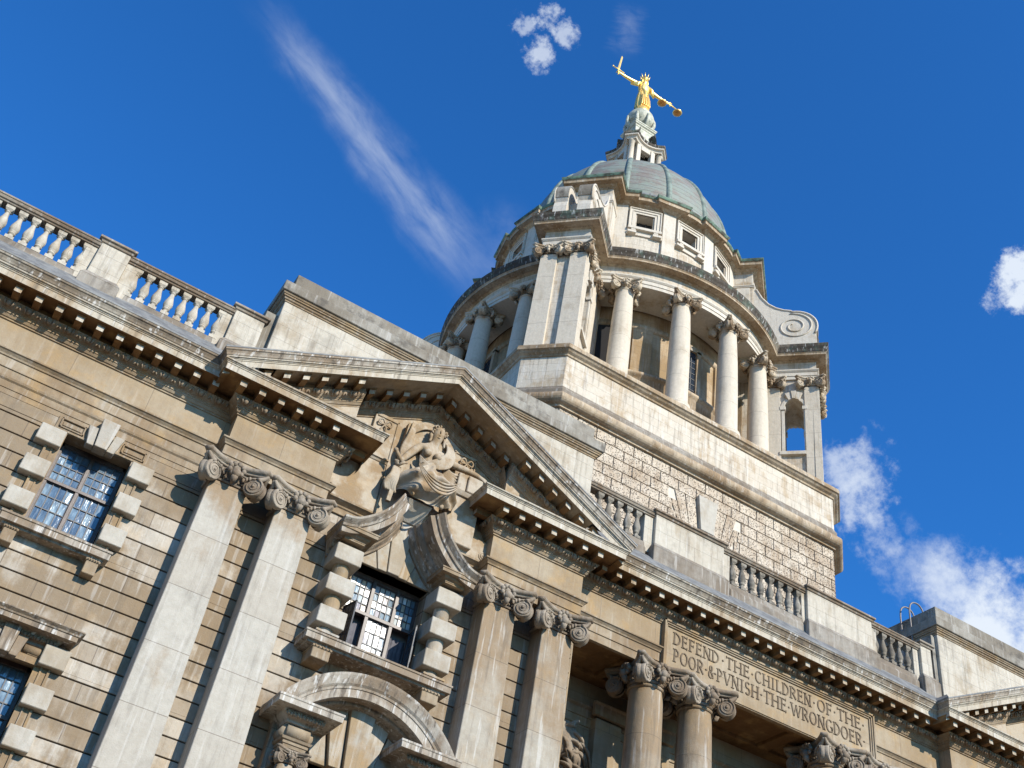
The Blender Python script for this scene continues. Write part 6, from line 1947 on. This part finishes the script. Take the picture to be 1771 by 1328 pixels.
# ============================================================ THE GILDED STATUE
SX, SY, SZ = DX, DY, 57.2
statue = empty('gilded_statue', (SX, SY, SZ), 'gilded figure with outstretched arms holding a sword and scales on top of the dome', 'statue')
def K(x, z, y, r): return ((SX + x, SY + y, z), r)
sj = [K(0, 59.13, 0, (.34, .26)), K(0, 59.53, 0, (.27, .21)), K(0, 59.93, -.02, (.33, .24)), K(0, 60.23, -.02, (.22, .17)), K(0, 60.4, -.03, .115), K(0, 60.6, -.06, .15), K(0, 60.81, -.05, .19), K(0, 60.98, -.03, .13),
      K(-.42, 60.18, -.02, .15), K(-.95, 60.08, -.03, .115), K(-1.45, 60., -.06, .09), K(-1.80, 59.98, -.08, .062), K(-1.94, 59.98, -.09, .07),
      K(.42, 60.18, -.02, .15), K(.95, 60.08, -.03, .115), K(1.45, 60.04, -.06, .09), K(1.78, 60.1, -.08, .062), K(1.90, 60.14, -.09, .07),
      K(-.17, 58.83, 0, .22), K(-.17, 58.28, 0, .15), K(-.17, 57.78, -.02, .09), K(-.17, 57.76, -.22, .07), K(.17, 58.83, 0, .22), K(.17, 58.28, 0, .15), K(.17, 57.78, -.02, .09), K(.17, 57.76, -.22, .07)]
se = [(0, 1), (1, 2), (2, 3), (3, 4), (4, 5), (5, 6), (6, 7), (3, 8), (8, 9), (9, 10), (10, 11), (11, 12), (3, 13), (13, 14), (14, 15), (15, 16), (16, 17), (0, 18), (18, 19), (19, 20), (20, 21), (0, 22), (22, 23), (23, 24), (24, 25)]
for hi, sx in ((12, -1), (17, 1)):
    bx, bz = (-1.94, 59.98) if sx < 0 else (1.90, 60.14)
    for k in range(5):
        i = len(sj); yy = -.09 + .045 * (k - 2)
        sj += [K(bx + sx * .07, bz + (.02 if k else -.05), yy, .026), K(bx + sx * .10, bz - .07, yy * .9, .022)]; se += [(hi, i), (i, i + 1)]
skin_obj('body', sj, se, M['gold'], statue, 2)
rbm = MB(); rows = []
for i in range(26):
    t = i / 25; z = 60.2 - 2.45 * t; row = []
    w = .36 if t < .12 else (.36 - .05 * math.sin(PI * min(1, (t - .12) / .28)) if t < .4 else .35 + .08 * ((t - .4) / .6) ** .8)
    dpt = w * (.78 if t < .5 else .82)
    for j in range(48):
        a = 2 * PI * j / 48
        f = 1 + (.07 + .10 * t) * math.sin(11 * a + 1.5 * math.sin(3 * t)) * min(1, t * 1.6) + .03 * math.sin(23 * a)
        row.append((SX + w * f * math.cos(a), SY - .01 + dpt * f * math.sin(a), z))
    row.append(row[0]); rows.append(row)
cloth(rbm, rows)
for sx in (-1, 1):
    for k in range(6):
        rbm.tube(cat_spline([(SX + sx * (.25 + .05 * k), SY - .12 + .05 * k, 60.3), (SX + sx * (.50 + .06 * k), SY - .16 + .05 * k, 60.06), (SX + sx * (.52 + .05 * k), SY - .1 + .05 * k, 59.78 + .04 * k)], 4), [.07, .08, .09, .10, .10, .09, .08, .06, .04], 6)
for k in range(5):
    rbm.tube(cat_spline([(SX - .24 + .03 * k, SY - .22, 59.73 - .05 * k), (SX + .02, SY - .34, 59.4 - .12 * k), (SX + .26, SY - .22, 59.53 - .10 * k)], 5), [.035] * 11, 6)
    rbm.tube(cat_spline([(SX - .20 + .10 * k, SY - .30, 59.08), (SX - .24 + .12 * k, SY - .40, 58.48), (SX - .28 + .14 * k, SY - .44, 57.83)], 5), [.03, .035, .04, .045, .05, .05, .05, .05, .05, .045, .04], 6)
obj('robe', rbm, M['gold'], statue)
ft = MB()
ft.tube([(SX, SY - .04, 57.18), (SX, SY - .04, 57.76)], [.50, .42], 20)
obj('foot_cloud', ft, M['gold'], statue)
hd_ = MB(); rnd = random.Random(2)
hd_.ell((SX, SY - .235, 60.75), (.03, .05, .06), 7, 5); hd_.ell((SX, SY - .215, 60.64), (.05, .03, .02), 7, 5)
for sx in (-1, 1): hd_.ell((SX + sx * .075, SY - .20, 60.8), (.035, .03, .02), 7, 5)
obj('face', hd_, M['gold'], statue)
hh = MB()
for k in range(26):
    a = rnd.uniform(0, 2 * PI)
    if math.sin(a) < -.35: continue
    r_ = .17; hh.tube([(SX + r_ * math.cos(a), SY - .02 + r_ * math.sin(a), 60.9), (SX + 1.25 * r_ * math.cos(a), SY - .02 + 1.2 * r_ * math.sin(a), 60.7), (SX + 1.15 * r_ * math.cos(a), SY - .02 + 1.2 * r_ * math.sin(a), 60.46)], [.05, .055, .04], 6)
hh.ell((SX, SY - .02, 60.91), (.20, .20, .15), 12, 8)
obj('hair', hh, M['gold'], statue)
cr = MB(); cr.lathe([(.205, 60.9), (.225, 60.92), (.225, 61.), (.205, 61.02)], SX, SY - .03, 24, cap=False)
for k in range(8):
    a = 2 * PI * k / 8 + .2; x, y_ = SX + .215 * math.cos(a), SY - .03 + .215 * math.sin(a)
    cr.tube([(x, y_, 60.98), (x + .10 * math.cos(a), y_ + .07 * math.sin(a), 61.34)], [.055, .006], 5)
obj('crown', cr, M['gold'], statue)
sw = MB(); hx = SX - 1.97; hy = SY - .12
sw.tube([(hx + .03, hy, 59.76), (hx, hy, 60.16)], [.035, .035], 8); sw.ell((hx + .03, hy, 59.73), (.06, .06, .06), 8, 6)
sw.tube([(hx - .40, hy, 60.18), (hx + .38, hy - .02, 60.14)], [.035, .035], 8); 
for e_ in (-.40, .38): sw.ell((hx + e_, hy, 60.18 if e_ < 0 else 60.14), (.05, .05, .05), 8, 6)
tip = Vector((hx + .16, hy + .05, 61.83)); bot = Vector((hx, hy, 60.16))
sw.add([(bot.x - .075, bot.y, bot.z), (bot.x, bot.y - .03, bot.z), (bot.x + .075, bot.y, bot.z), (bot.x, bot.y + .03, bot.z),
        (tip.x - .055, tip.y, tip.z - .14), (tip.x, tip.y - .02, tip.z - .14), (tip.x + .055, tip.y, tip.z - .14), (tip.x, tip.y + .02, tip.z - .14), tuple(tip)],
       [(0, 1, 5, 4), (1, 2, 6, 5), (2, 3, 7, 6), (3, 0, 4, 7), (4, 5, 8), (5, 6, 8), (6, 7, 8), (7, 4, 8)])
obj('sword', sw, M['gold'], statue)
sc_ = MB(); bx = SX + 1.90; by = SY - .12
sc_.tube([(bx - .60, by, 59.88), (bx, by, 59.98), (bx + .60, by, 59.92)], [.03, .045, .03], 8); sc_.tube([(bx, by, 60.2), (bx, by, 59.8)], [.045, .03], 8)
SC = obj('scales', sc_, M['gold'], statue)
for sx in (-1, 1):
    px = bx + sx * .58; pz = 59.62
    pn = MB(); pn.lathe([(.001, pz - .10), (.14, pz - .085), (.23, pz - .03), (.27, pz + .02), (.25, pz + .02), (.13, pz - .06), (.001, pz - .075)], px, by, 24)
    po = obj('scale_pan', pn, M['pan'], SC)
    rm = MB(); rm.lathe([(.255, pz + .0), (.29, pz + .02), (.255, pz + .04)], px, by, 24, cap=False)
    for k in range(3):
        a = 2 * PI * k / 3 + .4; rm.tube([(px + .27 * math.cos(a), by + .27 * math.sin(a), pz + .02), (px, by, 59.9)], [.012, .012], 4)
    obj('pan_chain', rm, M['gold'], SC)

# ============================================================ LADDER
ladder = empty('roof_ladder', (22.74, 19.6, 18.0), 'galvanised steel ladder with two hooped rails over the end of the right attic block', 'ladder')
la = MB()
for y_ in (19.42, 19.76):
    pts = cat_spline([(22.66, y_, 16.6), (22.66, y_, 18.6), (22.66, y_, 19.35), (22.76, y_ - .02, 19.60), (22.98, y_ - .03, 19.66), (23.16, y_ - .03, 19.52), (23.20, y_ - .03, 19.20)], 6)
    la.tube(pts, [.024] * len(pts), 8)
LO = obj('rail', la, M['steel'], ladder)
rg = MB()
for k in range(9): rg.tube([(22.66, 19.42, 16.8 + .28 * k), (22.66, 19.76, 16.8 + .28 * k)], [.014, .014], 6)
obj('rung', rg, M['steel'], ladder)

# ============================================================ STREET
opp = empty('added_opposite_building', (10, -6, 0), 'brick building added across the street to limit sky light, behind the viewer and outside the picture', 'building')  # unseen, added to cut the sky light reaching the street front
ob = MB(); ob.box(-45, 75, -16, -6, 0, 7.0); OB = obj('wall', ob, simple('added_opposite_brick', (0.34, 0.21, 0.13), 0.9, 0, 0.2, 0.6, 1.5), opp)
oc_ = MB(); oc_.box(-45.2, 75.2, -16.2, -5.6, 7.0, 7.6); obj('cornice', oc_, M['fascia'], opp)
for fl_ in range(2):
    for k in range(16):
        wq = MB(); x_ = -36 + 7 * k; wq.box(x_, x_ + 1.3, -6.0, -5.96, 1.2 + 3.7 * fl_, 3.3 + 3.7 * fl_)
        wo_ = obj('window', wq, M['glassdark'], opp)
        wf_ = MB(); wf_.box(x_ - .15, x_ + 1.45, -6.0, -5.85, 3.3 + 3.7 * fl_, 3.55 + 3.7 * fl_); wf_.box(x_ - .15, x_ + 1.45, -6.0, -5.8, 1.05 + 3.7 * fl_, 1.2 + 3.7 * fl_)
        obj('window_trim', wf_, M['fascia'], wo_)
def struct(name, mb, mat, **kw):
    o = obj(name, mb, mat, None, **kw); o['kind'] = 'structure'; return o
g_ = MB(); g_.add([(-900, -900, -0.13), (900, -900, -0.13), (900, 900, -0.13), (-900, 900, -0.13)], [(0, 1, 2, 3)]); struct('ground', g_, M['paving'])
g_ = MB(); g_.add([(-200, 3.0, -0.12), (200, 3.0, -0.12), (200, 14.5, -0.12), (-200, 14.5, -0.12)], [(0, 1, 2, 3)]); struct('road', g_, M['asphalt'])
g_ = MB(); g_.box(-200, 200, 14.5, 18.9, -.1, 0.0); struct('pavement', g_, M['paving'])
g_ = MB(); g_.box(-200, 200, -6, 3.0, -.1, 0.0); struct('pavement', g_, M['paving'])
g_ = MB()
for y_ in (14.1, 14.25): g_.box(-200, 200, y_ - .035, y_ + .035, -.116, -.114)
struct('road_marking', g_, M['paint'])
